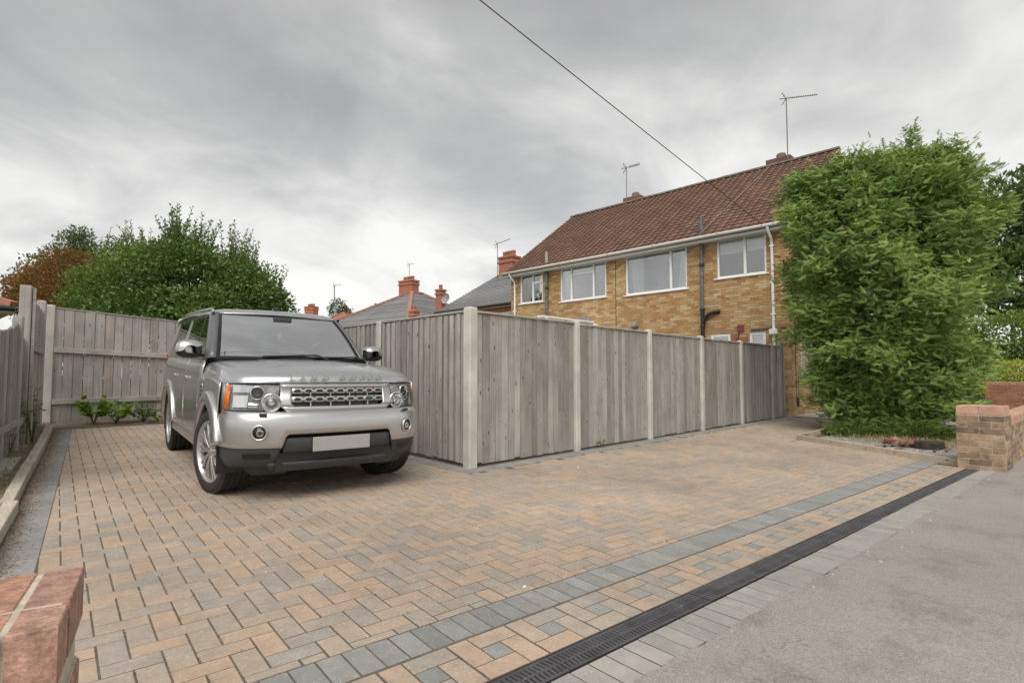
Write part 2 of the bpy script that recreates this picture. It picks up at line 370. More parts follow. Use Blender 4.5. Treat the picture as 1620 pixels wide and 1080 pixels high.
# pavement: tarmac with a crumbling edge against the grey blocks
m, t, b = newmat('tarmac'); p = wpos(t)
c = ramp(t, noise(t, p, .55, 5, .6), [(.3, (.255, .23, .205)), (.5, (.305, .278, .248)), (.72, (.355, .325, .29))])
c = mixc(t, maprange(t, noise(t, p, 1.6, 7, .72), .50, .66, 0, .8), c, (.20, .178, .155))
vo = nd(t, 'ShaderNodeTexVoronoi', {'Vector': p, 'Scale': 170.0}); k = maprange(t, nd(t, 'ShaderNodeSeparateColor', {0: vo.outputs['Color']}).outputs[0], 0, 1, .78, 1.22)
c = mixc(t, 1.0, c, nd(t, 'ShaderNodeCombineXYZ', {0: k, 1: k, 2: k}).outputs[0], 'MULTIPLY')
c = mixc(t, mth(t, 'MULTIPLY', mth(t, 'LESS_THAN', nd(t, 'ShaderNodeTexVoronoi', {'Vector': p, 'Scale': 60.0}).outputs['Distance'], .15), .35), c, (.52, .48, .42))
# thin cracks
cr = nd(t, 'ShaderNodeTexVoronoi', {'Vector': nd(t, 'ShaderNodeVectorMath', {0: p, 1: nd(t, 'ShaderNodeTexNoise', {'Vector': p, 'Scale': 2.2, 'Detail': 5.0}).outputs['Color']}, operation='ADD').outputs[0], 'Scale': .62}, feature='DISTANCE_TO_EDGE').outputs[0]
crk = mth(t, 'MULTIPLY', maprange(t, cr, .0012, .0042, 1, 0), mth(t, 'GREATER_THAN', noise(t, p, .7, 3), .49))
c = mixc(t, mth(t, 'MULTIPLY', crk, .45), c, (.10, .088, .075))
setc(t, b, c); b.inputs['Roughness'].default_value = .93
hh = mth(t, 'ADD', mth(t, 'MULTIPLY', vo.outputs['Distance'], -.8), noise(t, p, 30, 4)); bump(t, b, hh, .6, .003); m_tarmac = m
edge = []
u_ = -14.0
while u_ < 30:
    edge.append(xy(u_, -0.315 + random.gauss(0, .006) + .06 * max(0, (u_ - 3) / 4) * (1 if u_ < 7.6 else 0) + (0.16 if u_ >= 7.35 else 0))); u_ += .07
pv = edge + [xy(30, -60), xy(-14, -60)]
mb = MB(); rows = [[(x, y, 0.002) for x, y in edge], [(*xy(*(uv(x, y)[0], -4.0)), -0.02) for x, y in edge], [(*xy(*(uv(x, y)[0], -40.0)), -0.1) for x, y in edge]]
o = mb.grid(rows, smooth=False, flip=True).build('pavement', m_tarmac); tag(o, 'grey-brown tarmac pavement along the drive', kind='structure')
# little crumbs of mortar and tarmac where the blocks meet the pavement
m_crumb = plain('pale_crumbs', (.40, .365, .32), .95, var=.3, scale=9, world=True)
mb = MB()
for i in range(30):
    u0 = random.uniform(-.4, 7); v0 = -.335 - abs(random.gauss(0, .05)) + .05 * max(0, (u0 - 3) / 4); s_ = random.uniform(.003, .012)
    x, y = xy(u0, v0); mb.box((x, y, .002 + s_ * .3), (s_, s_ * random.uniform(.5, 1), s_ * .5), rz=random.uniform(0, 3), ch=s_ * .3)
tag(mb.build('mortar_crumbs', m_crumb), 'pale mortar crumbs along the tarmac edge', 'crumbs', kind='stuff')

# ------------------------------------------------------------------ drive: bedding, then blocks
XL = 4.17; YF = 4.72                         # fence corner: one fence runs back along +Y, one right along +X
KA = np.array([.27, 4.76]); KB = np.array([1.14, 10.76]); KD = (KB - KA) / np.linalg.norm(KB - KA); KN = np.array([KD[1], -KD[0]])   # timber kerb line and its normal into the drive
def kline(s, off): p = KA + KD * s + KN * off; return float(p[0]), float(p[1])
GA = np.array([10.03, 3.03]); GB = np.array([8.81, .79])         # front edge of the gravel bed
drive = None
mb = MB(); us = np.arange(-3.0, 22.0, .5); vsx = [-.34, -.12, -.118, .028, .03, .5, 1.5, 2.5, 3.5, 5, 7, 9, 11.2, 13]
rows = [[(*xy(u0, v0), gv(v0) - (.07 if -.119 < v0 < .029 else .0028)) for u0 in us] for v0 in vsx]
drive = mb.grid(rows, smooth=False).build('driveway', m_joint); tag(drive, 'block paved driveway sloping to the street', kind='structure')

def clip(poly, n, d):
    """keep the part of a convex polygon with n.p <= d"""
    outp = []
    for i in range(len(poly)):
        a, b_ = poly[i], poly[(i + 1) % len(poly)]; fa = a[0] * n[0] + a[1] * n[1] - d; fb = b_[0] * n[0] + b_[1] * n[1] - d
        if fa <= 0: outp.append(a)
        if (fa < 0 < fb) or (fb < 0 < fa):
            s_ = fa / (fa - fb); outp.append((a[0] + (b_[0] - a[0]) * s_, a[1] + (b_[1] - a[1]) * s_))
    return outp
def area(p): return abs(sum(p[i][0] * p[(i + 1) % len(p)][1] - p[(i + 1) % len(p)][0] * p[i][1] for i in range(len(p)))) / 2
def block(poly_uv, th=.03, dz=0.0, ch=.0022):
    """a paver: prism with a chamfered arris; polygon in drive coordinates"""
    c_ = np.mean(poly_uv, axis=0); q = [(a[0] - c_[0], a[1] - c_[1]) for a in poly_uv]; n = len(q)
    if area(q) < .0007: return None
    ins = []
    for i in range(n):
        l = math.hypot(*q[i]); ins.append((q[i][0] * (1 - ch * 1.3 / max(l, .02)), q[i][1] * (1 - ch * 1.3 / max(l, .02))))
    vs = [(a, b_, -th) for a, b_ in q] + [(a, b_, -ch) for a, b_ in q] + [(a, b_, 0) for a, b_ in ins]
    fs = [(i, (i + 1) % n, n + (i + 1) % n, n + i) for i in range(n)] + [(n + i, n + (i + 1) % n, 2 * n + (i + 1) % n, 2 * n + i) for i in range(n)] + [tuple(range(2 * n, 3 * n))]
    if area([v[:2] for v in vs[:n]]) and sum(q[i][0] * q[(i + 1) % n][1] - q[(i + 1) % n][0] * q[i][1] for i in range(n)) < 0: fs = [f[::-1] for f in fs]
    M = UVM(c_[0], c_[1], dz + random.gauss(0, .0006), rx=random.gauss(0, .003), ry=random.gauss(0, .003))
    return M, vs, fs
def uvline(p0, p1):
    """half plane n.p<=d in uv with the inside on the left of p0->p1 (world points)"""
    a = np.array(uv(*p0)); b_ = np.array(uv(*p1)); d_ = b_ - a; n = np.array([d_[1], -d_[0]]) / np.linalg.norm(d_); return n, float(n @ a)
J = .0037; SB = .34; ST = .545                # joint half-width; soldier course from SB to ST
soldier_top = ST + .004
H_s = (np.array([0, -1.0]), -soldier_top)
n_k, d_k = uvline(kline(10, .213), kline(0, .213))                       # right of the dark border by the kerb
H_k = (n_k, d_k) if n_k @ np.array(uv(3, 6)) <= d_k else (-n_k, -d_k)
def hp(p0, p1, inside):
    n, d_ = uvline(p0, p1); return (n, d_) if n @ np.array(uv(*inside)) <= d_ else (-n, -d_)
H_l = hp((XL - .27, 0), (XL - .27, 9), (2, 6)); H_r = hp((0, YF - .27), (9, YF - .27), (6, 3))
H_b = hp((0, 11.0), (5, 11.0), (2, 6))
GBK = (GA[0] + 4, GA[1] - .02)
H_g = hp(tuple(GA), tuple(GB), (6, 2)); H_g2 = hp(tuple(GA), GBK, (11, 4)); H_h = hp((14.9, 0), (14.9, 9), (10, 3.5))
H_k0 = H_k
items = []; cell = .1
def inside_any(poly):
    cx, cy = np.mean(poly, axis=0); x, y = xy(cx, cy); P = poly
    P = clip(P, *H_s); P = clip(P, *H_k0) if len(P) > 2 else P
    if len(P) < 3: return P
    P = clip(P, *(H_r if y < YF - .27 and x > XL - .42 else H_l))
    if len(P) > 2: P = clip(P, *H_b)
    if len(P) > 2:
        P = clip(P, *(H_g2 if y > GA[1] and x > GA[0] - .5 else H_g))
    if len(P) > 2: P = clip(P, *H_h)
    return P
for ix in range(-32, 150):
    for iy in range(3, 112):
        d4 = (ix - iy) % 4
        if d4 == 0: rect = (ix * cell, iy * cell, (ix + 2) * cell, (iy + 1) * cell)
        elif d4 == 3: rect = (ix * cell, iy * cell, (ix + 1) * cell, (iy + 2) * cell)
        else: continue
        cx, cy = (rect[0] + rect[2]) / 2, (rect[1] + rect[3]) / 2; x, y = xy(cx, cy)
        if y > 11.2 or x > 15.1 or (x > XL and y > YF) or x < -.6: continue
        jj = J + random.uniform(0, .0015)
        poly = [(rect[0] + jj, rect[1] + jj), (rect[2] - jj, rect[1] + jj), (rect[2] - jj, rect[3] - jj), (rect[0] + jj, rect[3] - jj)]
        q = inside_any(poly)
        if len(q) < 3: continue
        full = abs(area(q) - area(poly)) < 1e-6
        if full:
            hx, hy = (rect[2] - rect[0]) / 2 - J, (rect[3] - rect[1]) / 2 - J
            vs, fs = boxmesh(hx, hy, .02, .0022)
            items.append((UVM(cx, cy, -.02 + random.gauss(0, .0006), rx=random.gauss(0, .003), ry=random.gauss(0, .003)), ('full', d4), vs, fs))
        else:
            r_ = block(q)
            if r_: items.append((r_[0], None, r_[1], r_[2]))
# pinwheel strip between the soldier course and the drain
pin_grey = []
W0 = .028
for k in range(-12, 27):
    u0 = k * .305
    for rc in ((0, 0, .2, .1), (.2, 0, .3, .2), (.1, .2, .3, .3), (0, .1, .1, .3), (.1, .1, .2, .2)):
        cx, cy = u0 + (rc[0] + rc[2]) / 2, W0 + (rc[1] + rc[3]) / 2 + .004
        if cx > 7.32: continue
        hx, hy = (rc[2] - rc[0]) / 2 - J, (rc[3] - rc[1]) / 2 - J
        it = (UVM(cx, cy, -.02 + random.gauss(0, .0006), rx=random.gauss(0, .003), ry=random.gauss(0, .003)), ('pin', round(hx, 3), round(hy, 3)), *boxmesh(hx, hy, .02, .0022))
        (pin_grey if rc == (.1, .1, .2, .2) else items).append(it)
pieces('paver', items, m_paver, drive, 300, stuff='paver_field', vis=lambda c: not (1.5 < c.x < 3.6 and 4.7 < c.y < 10))

# grey soldier course and the dark borders
bor = empty('paving_border', (0, 0, 0)); tag(bor, 'charcoal block borders laid into the driveway', kind='structure')
items = list(pin_grey)
for k in range(-32, 75):
    items.append((UVM(k * .102, (SB + ST) / 2, -.02 + random.gauss(0, .0006), rx=random.gauss(0, .003), ry=random.gauss(0, .003)), 'sold', *boxmesh(.0470, .0968, .02, .0022)))
def course(p0, p1, inset):
    """row of stretchers from p0 to p1 in world coordinates"""
    p0 = np.array(p0); p1 = np.array(p1); l = np.linalg.norm(p1 - p0); a = math.atan2(*(p1 - p0)[::-1]); n = int(l / .102)
    for i in range(n):
        q = p0 + (p1 - p0) * (i + .5) / n; v0 = uv(*q)[1]
        M = Matrix.Translation((q[0], q[1], gv(v0) - .02 + random.gauss(0, .0012))) @ Matrix.Rotation(math.atan(gslope(v0)), 4, Vector((DU[0], DU[1], 0))) @ rotz(a)
        items.append((M, 'bord', *boxmesh(.0470, .0968, .02, .0022)))
course(kline(-4.5, .112), kline(6.35, .112), 0)
course((XL - .16, YF - .06), (XL - .16, 10.9), 0)
course((XL - .26, YF - .16), (14.8, YF - .16), 0)
pieces('grey_block', items, m_pgrey, bor, 300, stuff='grey_block_field')
edg = empty('block_edging', (0, 0, 0)); tag(edg, 'single row of pale grey edging blocks beside the drain', kind='structure')
items = []
for k in range(-22, 74):
    u0 = k * .102; dv_ = .03 * max(0, (u0 - 3) / 4)
    items.append((UVM(u0, -.216 + dv_, -.02 + random.gauss(0, .0006), rx=random.gauss(0, .003), ry=random.gauss(0, .003)), ('edge', 0), *boxmesh(.0468, .096, .02, .0022)))
pieces('edging_block', items, m_pedge, edg, 300)

# moss, grit and leaf litter lodged in the joints
m_litter = leaf_mat('leaf_litter', [(0, (.16, .10, .055)), (.4, (.27, .175, .095)), (.8, (.36, .26, .15)), (1, (.46, .38, .27))], trans=.1)
def scatter(name, pts, size, mat, label, cat, lift=.004, parent=None, flat=.35):
    n = len(pts); P = np.array(pts, float); a = rng.uniform(0, 2 * PI, n); s_ = rng.uniform(size[0], size[1], n); til = rng.normal(0, flat, (n, 2))
    ux = np.stack([np.cos(a), np.sin(a), til[:, 0]], 1); uy = np.stack([-np.sin(a), np.cos(a), til[:, 1]], 1)
    P[:, 2] += lift + s_ * .25
    V = np.stack([P - ux * s_[:, None], P + uy * s_[:, None] * .45 , P + ux * s_[:, None], P - uy * s_[:, None] * .45], 1).reshape(-1, 3)
    o_ = link(name, npmesh(name, V, np.arange(4 * n).reshape(-1, 4), np.repeat(rng.uniform(0, 1, n), 4)), mat, parent)
    tag(o_, label, cat, kind='stuff'); return o_
pts = []
for i in range(11000):
    s_ = random.uniform(-2.5, 6.4); off = .01 + abs(random.gauss(0, .055)) * (1.6 if random.random() < .2 else 1); x, y = kline(s_, off); pts.append((x, y, gz(x, y)))
for i in range(1100):
    x = random.uniform(1.1, 4.0); y = 11.05 + abs(random.gauss(0, .3)) + .1; pts.append((x, y, gz(x, y)))
for i in range(260):
    x = random.uniform(4.3, 14.4); y = YF - .06 - abs(random.gauss(0, .04)); pts.append((x, y, gz(x, y)))
for i in range(420):     # lodged in the joints of the left part
    ku, kv = random.randint(-12, 12), random.randint(6, 70)
    for j in range(random.randint(2, 9)):
        if (ku - kv) % 4 in (0, 3, 2): x, y = xy(ku * .1 + random.gauss(0, .003), kv * .1 + random.random() * .1)
        else: x, y = xy(ku * .1 + random.random() * .1, kv * .1 + random.gauss(0, .003))
        if x > .3 and random.random() < max(.1, .9 - .35 * x): pts.append((x, y, gz(x, y) - .005))
scatter('leaf_litter', pts, (.003, .0085), m_litter, 'dry brown leaf litter and moss along the timber kerb and back fence', 'leaf litter')
m_bit = plain('white_grit', (.72, .70, .66), .9)
mb = MB()
for i in range(24):
    x = random.uniform(.5, 9.5); y = random.uniform(1.7, 4.4); s_ = random.uniform(.002, .005); mb.box((x, y, gz(x, y) + s_ * .5), (s_, s_ * .7, s_ * .5), rz=random.random() * 3, ch=s_ * .2)
for px, py in ((2.13, 1.98), (5.1, 3.9)): mb.box((px, py, gz(px, py) + .003), (.012, .007, .004), rz=.4, ch=.003)
tag(mb.build('grit', m_bit), 'small pale grit scattered over the block paving', 'grit', kind='stuff')

# ------------------------------------------------------------------ drain channel
dr = empty('drainage_channel', (*xy(3, -.045), 0), (0, 0, TH)); tag(dr, 'long black slotted drainage channel across the drive mouth', 'drain')
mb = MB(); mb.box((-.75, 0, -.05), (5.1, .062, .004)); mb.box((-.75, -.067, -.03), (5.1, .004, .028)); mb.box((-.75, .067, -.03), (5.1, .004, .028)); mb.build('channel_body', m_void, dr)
g = MB(); GL = .5
for y0, hw in ((-.056, .007), (0, .006), (.056, .007)): g.box((0, y0, -.008), (GL - .003, hw, .008), ch=.002)
for k in range(45):
    x0 = -GL + .012 + k * (2 * GL - .024) / 44
    for y0 in (-.028, .028): g.box((x0, y0, -.010), (.0066, .0225, .008), rz=.12 if y0 > 0 else -.12, ch=.0015)
for y0 in (-.03, .03): g.box((0, y0, -.013), (GL - .004, .0035, .004))
gme = g.mesh('grate'); gme.materials.append(m_drain)
for k in range(10):
    x0 = -5.25 + k * 1.0
    if x0 > 4.6: continue
    link('grate', gme, None, dr, Matrix.Translation((x0 + .02, random.gauss(0, .001), random.gauss(.001, .0012))) @ Matrix.Rotation(random.gauss(0, .002), 4, 'Y'))
mb = MB()
for k in range(9): mb.lathe([(0.0, .002), (.006, .002), (.007, -.004)], Matrix.Translation((-5.2 + k * 1.0 + .3, .0, .001)), 8)
mb.build('grate_screws', m_metal, dr)['kind'] = 'stuff'

# ------------------------------------------------------------------ left verge: timber kerb, soil, slab, weeds
mb = MB(); rows = []
for s_ in np.linspace(-5, 7.6, 26): rows.append([(*kline(s_, off), gv(uv(*kline(s_, off))[1]) + dz) for off, dz in ((.01, -.02), (-.10, .04), (-.3, .05), (-.75, .05), (-3, .04))])
o = mb.grid(rows, flip=True).build('verge', m_earth); tag(o, 'strip of bare soil between kerb and fence', kind='structure')
for i in range(6):
    s0 = -4.6 + i * 1.8; s1 = s0 + 1.79
    a = kline(s0, -.05); c_ = kline(s1, -.05); a3 = (a[0], a[1], gz(*a) + .02); c3 = (c_[0] + random.gauss(0, .012), c_[1], gz(*c_) + .02)
    ob = MB().bar(a3, c3, .085, .14).build('timber_kerb', m_timberY, bevel=.008)
    side = ['pale timber kerb board beside the near brick wall', 'pale timber kerb board, second from the near wall', 'pale timber kerb board along the left verge, third from the near wall', 'pale timber kerb board beside the concrete slab', 'pale timber kerb board below the tall fence post', 'pale timber kerb board at the back fence end'][i]
    tag(ob, side, 'kerb', 'timber kerb boards down the left side')
p0 = kline(2.75, -.36); ob = MB().box((*p0, gz(*p0) + .055), (.21, .5, .025), rz=math.atan2(KD[1], KD[0]) - PI / 2, ch=.006).build('paving_slab', m_postdk); tag(ob, 'flat concrete slab lying on the left verge', 'slab')
mb = MB()
for i in range(110):
    s_ = random.uniform(-.5, 7); x, y = kline(s_, random.uniform(-.7, -.1)); q = random.uniform(.006, .022); mb.box((x, y, gz(x, y) + .055), (q, q * .7, q * .6), rz=random.random() * 3, ch=q * .3)
tag(mb.build('verge_stones', m_crumb), 'small pale stones scattered on the left verge', 'stones', kind='stuff')
mb = MB(); rows = [[(x, y, gz(x, y) + (.035 if y > 11.2 else -.01)) for x in np.linspace(.6, 4.4, 10)] for y in (11.0, 11.2, 11.8, 13)]
tag(mb.grid(rows).build('flower_bed', m_earth), 'soil strip at the foot of the back fence', kind='structure')

# ------------------------------------------------------------------ gravel bed on the right
bedp = [tuple(GB), tuple(GA), (14.2, 2.98), (16, 2.6), (18, .1), (14, .25), (8.8, .68)]
m_gravbase = plain('gravel_fines', (.30, .295, .27), .95, var=.3, scale=18, world=True, bmp=.01)
mb = MB(); cen = (12.5, 1.8)
rows = []
for k in (1.0, .85, .6, .3, 0.001): rows.append([(cen[0] + (p[0] - cen[0]) * k, cen[1] + (p[1] - cen[1]) * k, .045 + (1 - k) * .05) for p in bedp + bedp[:1]])
o = mb.grid(rows, flip=False).build('gravel_bed', m_gravbase); tag(o, 'grey gravel bed under the conifer', kind='structure')
m_gravel = leaf_mat('gravel_stone', [(0, (.22, .235, .225)), (.5, (.34, .35, .335)), (.85, (.44, .44, .42)), (1, (.6, .58, .54))], rough=.8, trans=0)
oct_v = np.array([(1, 0, 0), (0, 1, 0), (-1, 0, 0), (0, -1, 0), (0, 0, 1), (0, 0, -1.)]); oct_f = np.array([(0, 1, 4), (1, 2, 4), (2, 3, 4), (3, 0, 4), (1, 0, 5), (2, 1, 5), (3, 2, 5), (0, 3, 5)])
P = []
while len(P) < 5200:
    a, c_ = random.random(), random.random() ** 1.5 * .8
    e0 = GB + (GA - GB) * a; q = e0 + np.array([1.0, -.25]) * c_ * 3.2 + np.array([.05, -.02])
    if q[1] < .72 and q[0] < 9.3: continue
    if q[1] < .66: continue
    P.append((q[0], q[1], .052 + .004 * c_))
P = np.array(P); n = len(P); S_ = rng.uniform(.008, .02, n); A = rng.uniform(0, 6.28, n)
V = oct_v[None] * (S_[:, None, None] * rng.uniform(.6, 1.2, (n, 1, 3)) * np.array([1, 1, .6])); ca, sa = np.cos(A)[:, None], np.sin(A)[:, None]
V = np.stack([V[..., 0] * ca - V[..., 1] * sa, V[..., 0] * sa + V[..., 1] * ca, V[..., 2]], -1) + P[:, None]
o = link('gravel', npmesh('gravel', V.reshape(-1, 3), (oct_f[None] + np.arange(n)[:, None, None] * 6).reshape(-1, 3), np.repeat(rng.uniform(0, 1, n), 6)), m_gravel); tag(o, 'blue-grey gravel stones on the bed beside the drive', 'gravel', kind='stuff')
def edging(name, p0, p1, mat, label):
    z0, z1 = gz(*p0), gz(*p1); ob = MB().bar((*p0, z0 + .03), (*p1, z1 + .03), .05, .11).build(name, mat, bevel=.008); tag(ob, label, 'edging', 'timber edging of the gravel bed')
mid = tuple((GA + GB) / 2)
edging('timber_edging', (GB[0] - .01, GB[1] - .01), mid, m_timber, 'pale timber edging of the gravel bed next to the brick pier')
edging('timber_edging', (mid[0] + .002, mid[1] + .004), tuple(GA), m_timber, 'pale timber edging of the gravel bed at its near corner')
edging('timber_edging', (GA[0] + .03, GA[1]), (14.0, 2.98), m_timber, 'timber edging of the gravel bed along the house path')
m_path = plain('path_concrete', (.44, .40, .35), .95, var=.2, scale=2, world=True, bmp=.004)
mb = MB(); rows = [[(x, y, gz(x, y) + .012) for x in np.linspace(14.9, 24, 8)] for y in (3.05, 3.8, 4.62)]
tag(mb.grid(rows).build('path', m_path), 'pale concrete path along the side of the house', kind='structure')
# the stump: ring of splintered pieces round a dark block
m_stump = piece_mat('stump_wood', [(0, (.16, .07, .05)), (.5, (.26, .12, .09)), (1, (.34, .2, .15))], grain=60, gamt=.35, bmp=.01)
m_stumpdk = plain('stump_dark', (.05, .042, .036), .95, var=.4, scale=20, bmp=.01)
sx, sy = 10.05, 1.42; st = empty('tree_stump', (sx, sy, .05)); tag(st, 'splintered reddish tree stump on the gravel beside the brick pier', 'stump')
mb = MB()
for k in range(9):
    a = .2 + k * .31; l = random.uniform(.10, .17)
    mb.bar((random.gauss(.05, .05), .12 - k * .02 + random.gauss(0, .02), random.uniform(.02, .09)), (random.gauss(.05, .06) - .05, .42 - k * .05, random.uniform(.03, .16)), .05, .06, up=(random.gauss(0, .4), 0, 1))
mb.build('splinter', m_stump, st, bevel=.01)
mb = MB(); mb.prism([(-.13, -.30), (.1, -.34), (.16, -.12), (.12, .02), (-.1, .0), (-.16, -.12)], -.05, .12); mb.build('stump_block', m_stumpdk, st, bevel=.02)
mb = MB()
for k in range(26): 
    a = random.uniform(0, 6.28); d_ = random.uniform(.15, .5); mb.bar((math.cos(a) * d_, math.sin(a) * d_, .01), (math.cos(a) * d_ + random.gauss(0, .06), math.sin(a) * d_ + random.gauss(0, .06), random.uniform(.01, .06)), .025, .018)
mb.build('wood_chips', m_stump, st)['kind'] = 'stuff'

# ------------------------------------------------------------------ brick walls by the pavement
def brick_wall(root, L_, T_, rows_, z0, mat, bondoff=0.0, bl=.215, bh=.065, jt=.010, sink=.006, jitter=.0015, name='brick', vis=None, limit=300):
    """root-local wall along +x, thickness y from 0 to T_; whole bricks on the faces"""
    its = []
    for r_ in range(rows_):
        z = z0 + r_ * (bh + jt) + bh / 2
        if r_ % 2 == 0: cuts = [x for x in np.arange(0, L_ + .001, bl + jt)]
        else: cuts = [0] + [x for x in np.arange((bl + jt) / 2, L_, bl + jt)]
        cuts = [c for c in cuts if c < L_ - .03] + [L_ + jt]
        nthick = max(1, round(T_ / .1125))
        for i in range(len(cuts) - 1):
            x0, x1 = cuts[i], cuts[i + 1] - jt
            if x1 - x0 < .02: continue
            ys = [(j * (T_ + jt) / nthick, (j + 1) * (T_ + jt) / nthick - jt) for j in range(nthick)]
            for y0, y1 in (ys if nthick <= 2 else (ys[0], ys[-1]) if 0 < i < len(cuts) - 2 else ys):
                M = Matrix.Translation(((x0 + x1) / 2 + random.gauss(0, jitter), (y0 + y1) / 2 + random.gauss(0, jitter), z)) @ rotz(random.gauss(0, .004))
                its.append(item(M, round((x1 - x0) / 2, 3), round((y1 - y0) / 2, 3), bh / 2, .003))
    pieces(name, its, mat, root, limit, vis=vis)
    mb = MB(); mb.box2((sink, sink, z0 - .03), (L_ - sink, T_ - sink, z0 + rows_ * (bh + jt) - .004)); mb.build('mortar', m_palemortar, root)
def coping(root, L_, y0, y1, z, mat, w=.065, h=.1, jt=.01, name='coping_brick'):
    its = []; n = int((L_ + jt) / (w + jt))
    for i in range(n):
        M = Matrix.Translation((w / 2 + i * (L_ + jt) / n, (y0 + y1) / 2 + random.gauss(0, .002), z + h / 2 + random.gauss(0, .0015))) @ rotz(random.gauss(0, .006))
        its.append(item(M, w / 2, (y1 - y0) / 2, h / 2, .004))
    pieces(name, its, mat, root); MB().box2((.006, y0 + .008, z - .012), (L_ - .006, y1 - .008, z + h - .012)).build('mortar', m_palemortar, root)
# pier at the right-hand end of the drain, then its wall
PA = R(-7); pr = empty('brick_pier', (8.60, .37, -.02), (0, 0, PA)); tag(pr, 'short weathered brick pier at the far end of the drain', 'pier')
its = []
for r_ in range(9):
    z_ = r_ * .075 + .0325; ed = ((0, .215), (.225, .44)) if r_ % 2 == 0 else ((0, .1025), (.1125, .3275), (.3375, .44))
    for a, c_ in ed:
        for x0, x1 in ((0, .1025), (.3375, .44)): its.append(item(Matrix.Translation(((x0 + x1) / 2 + random.gauss(0, .0015), (a + c_) / 2, z_)), (x1 - x0) / 2, (c_ - a) / 2, .0325, .003))
    for x0, x1 in (((.1125, .3275),) if r_ % 2 == 0 else ((.1125, .2175), (.2275, .3275))):
        for y0, y1 in ((0, .1025), (.3375, .44)): its.append(item(Matrix.Translation(((x0 + x1) / 2, (y0 + y1) / 2 + random.gauss(0, .0015), z_)), (x1 - x0) / 2, (y1 - y0) / 2, .0325, .003))
pieces('brick', its, m_pierbrick, pr); MB().box2((.006, .006, -.03), (.434, .434, .672)).build('mortar', m_palemortar, pr)
its = []
for i in range(2):
    for j in range(2): its.append(item(Matrix.Translation((.115 + i * .215, .115 + j * .215, .68 + .05)), .1045, .1045, .05, .006))
pieces('coping_brick', its, m_copebrick, pr); MB().box2((.02, .02, .66), (.42, .42, .765)).build('mortar', m_palemortar, pr)
wr = empty('brick_garden_wall', (8.60 + .446 * math.cos(PA), .37 + .446 * math.sin(PA) + .02, -.02), (0, 0, R(-3.2))); tag(wr, 'low brick wall with orange coping running from the pier along the pavement', 'wall')
brick_wall(wr, 6.3, .215, 7, 0, m_pierbrick)
coping(wr, 6.3, -.003, .218, .525, m_copebrick)
# near wall end at the bottom left
WA = R(-13.5); wl = empty('brick_wall_end', (.138 - 1.2 * math.cos(WA), 1.15 - 1.2 * math.sin(WA), .0), (0, 0, WA)); tag(wl, 'close-up end of a low red brick wall in the bottom left corner', 'wall')
brick_wall(wl, 1.2, .335, 7, 0, m_nearbrick)
its = []
for i in range(16):
    x0 = 1.2 - .0325 - i * .074
    its.append(item(Matrix.Translation((x0 + random.gauss(0, .001), .11 - .05, .60 + .05 + random.gauss(0, .001))), .0325, .055, .05, .0022))
    its.append(item(Matrix.Translation((x0 + random.gauss(0, .002) + .002, .125 + .1075, .60 + .05 + random.gauss(0, .001))) @ rotz(random.gauss(0, .01)), .0325, .1055, .05, .0022))
pieces('coping_brick', its, m_nearbrick, wl); MB().box2((.01, .014, .51), (1.190, .332, .698)).build('mortar', m_palemortar, wl)

# ================================================================== fences
def post_mesh(hx, hy, h, top):
    """concrete post: chamfered arrises and a weathered top ('point', 'round' or 'flat')"""
    c_ = .012; ring = [(-hx + c_, -hy), (hx - c_, -hy), (hx, -hy + c_), (hx, hy - c_), (hx - c_, hy), (-hx + c_, hy), (-hx, hy - c_), (-hx, -hy + c_)]
    lv = [(1, -.3), (1, h - .03)]
    lv += {'point': [(.97, h - .022), (.86, h - .008), (.2, h)], 'round': [(.85, h - .012), (.5, h - .002), (.1, h)], 'flat': [(.93, h), (.1, h + .001)]}[top]
    mb = MB(); vs = [(x * k, y * k, z) for k, z in lv for x, y in ring]; fs = []
    for i in range(len(lv) - 1):
        for j in range(8): fs.append((i * 8 + j, i * 8 + (j + 1) % 8, (i + 1) * 8 + (j + 1) % 8, (i + 1) * 8 + j))
    fs.append(tuple(range((len(lv) - 1) * 8, len(lv) * 8))); mb.add(vs, fs); return mb
def fence_posts(root, p0, d_, stations, z_top, mat, hx=.055, hy=.055, top='point', face=0):
    for s_ in stations:
        x, y = p0[0] + d_[0] * s_, p0[1] + d_[1] * s_; z = gz(x, y)
        post_mesh(hx, hy, z_top - z, top).build('post', mat, root, Matrix.Translation((x, y, z)) @ rotz(math.atan2(d_[1], d_[0])))
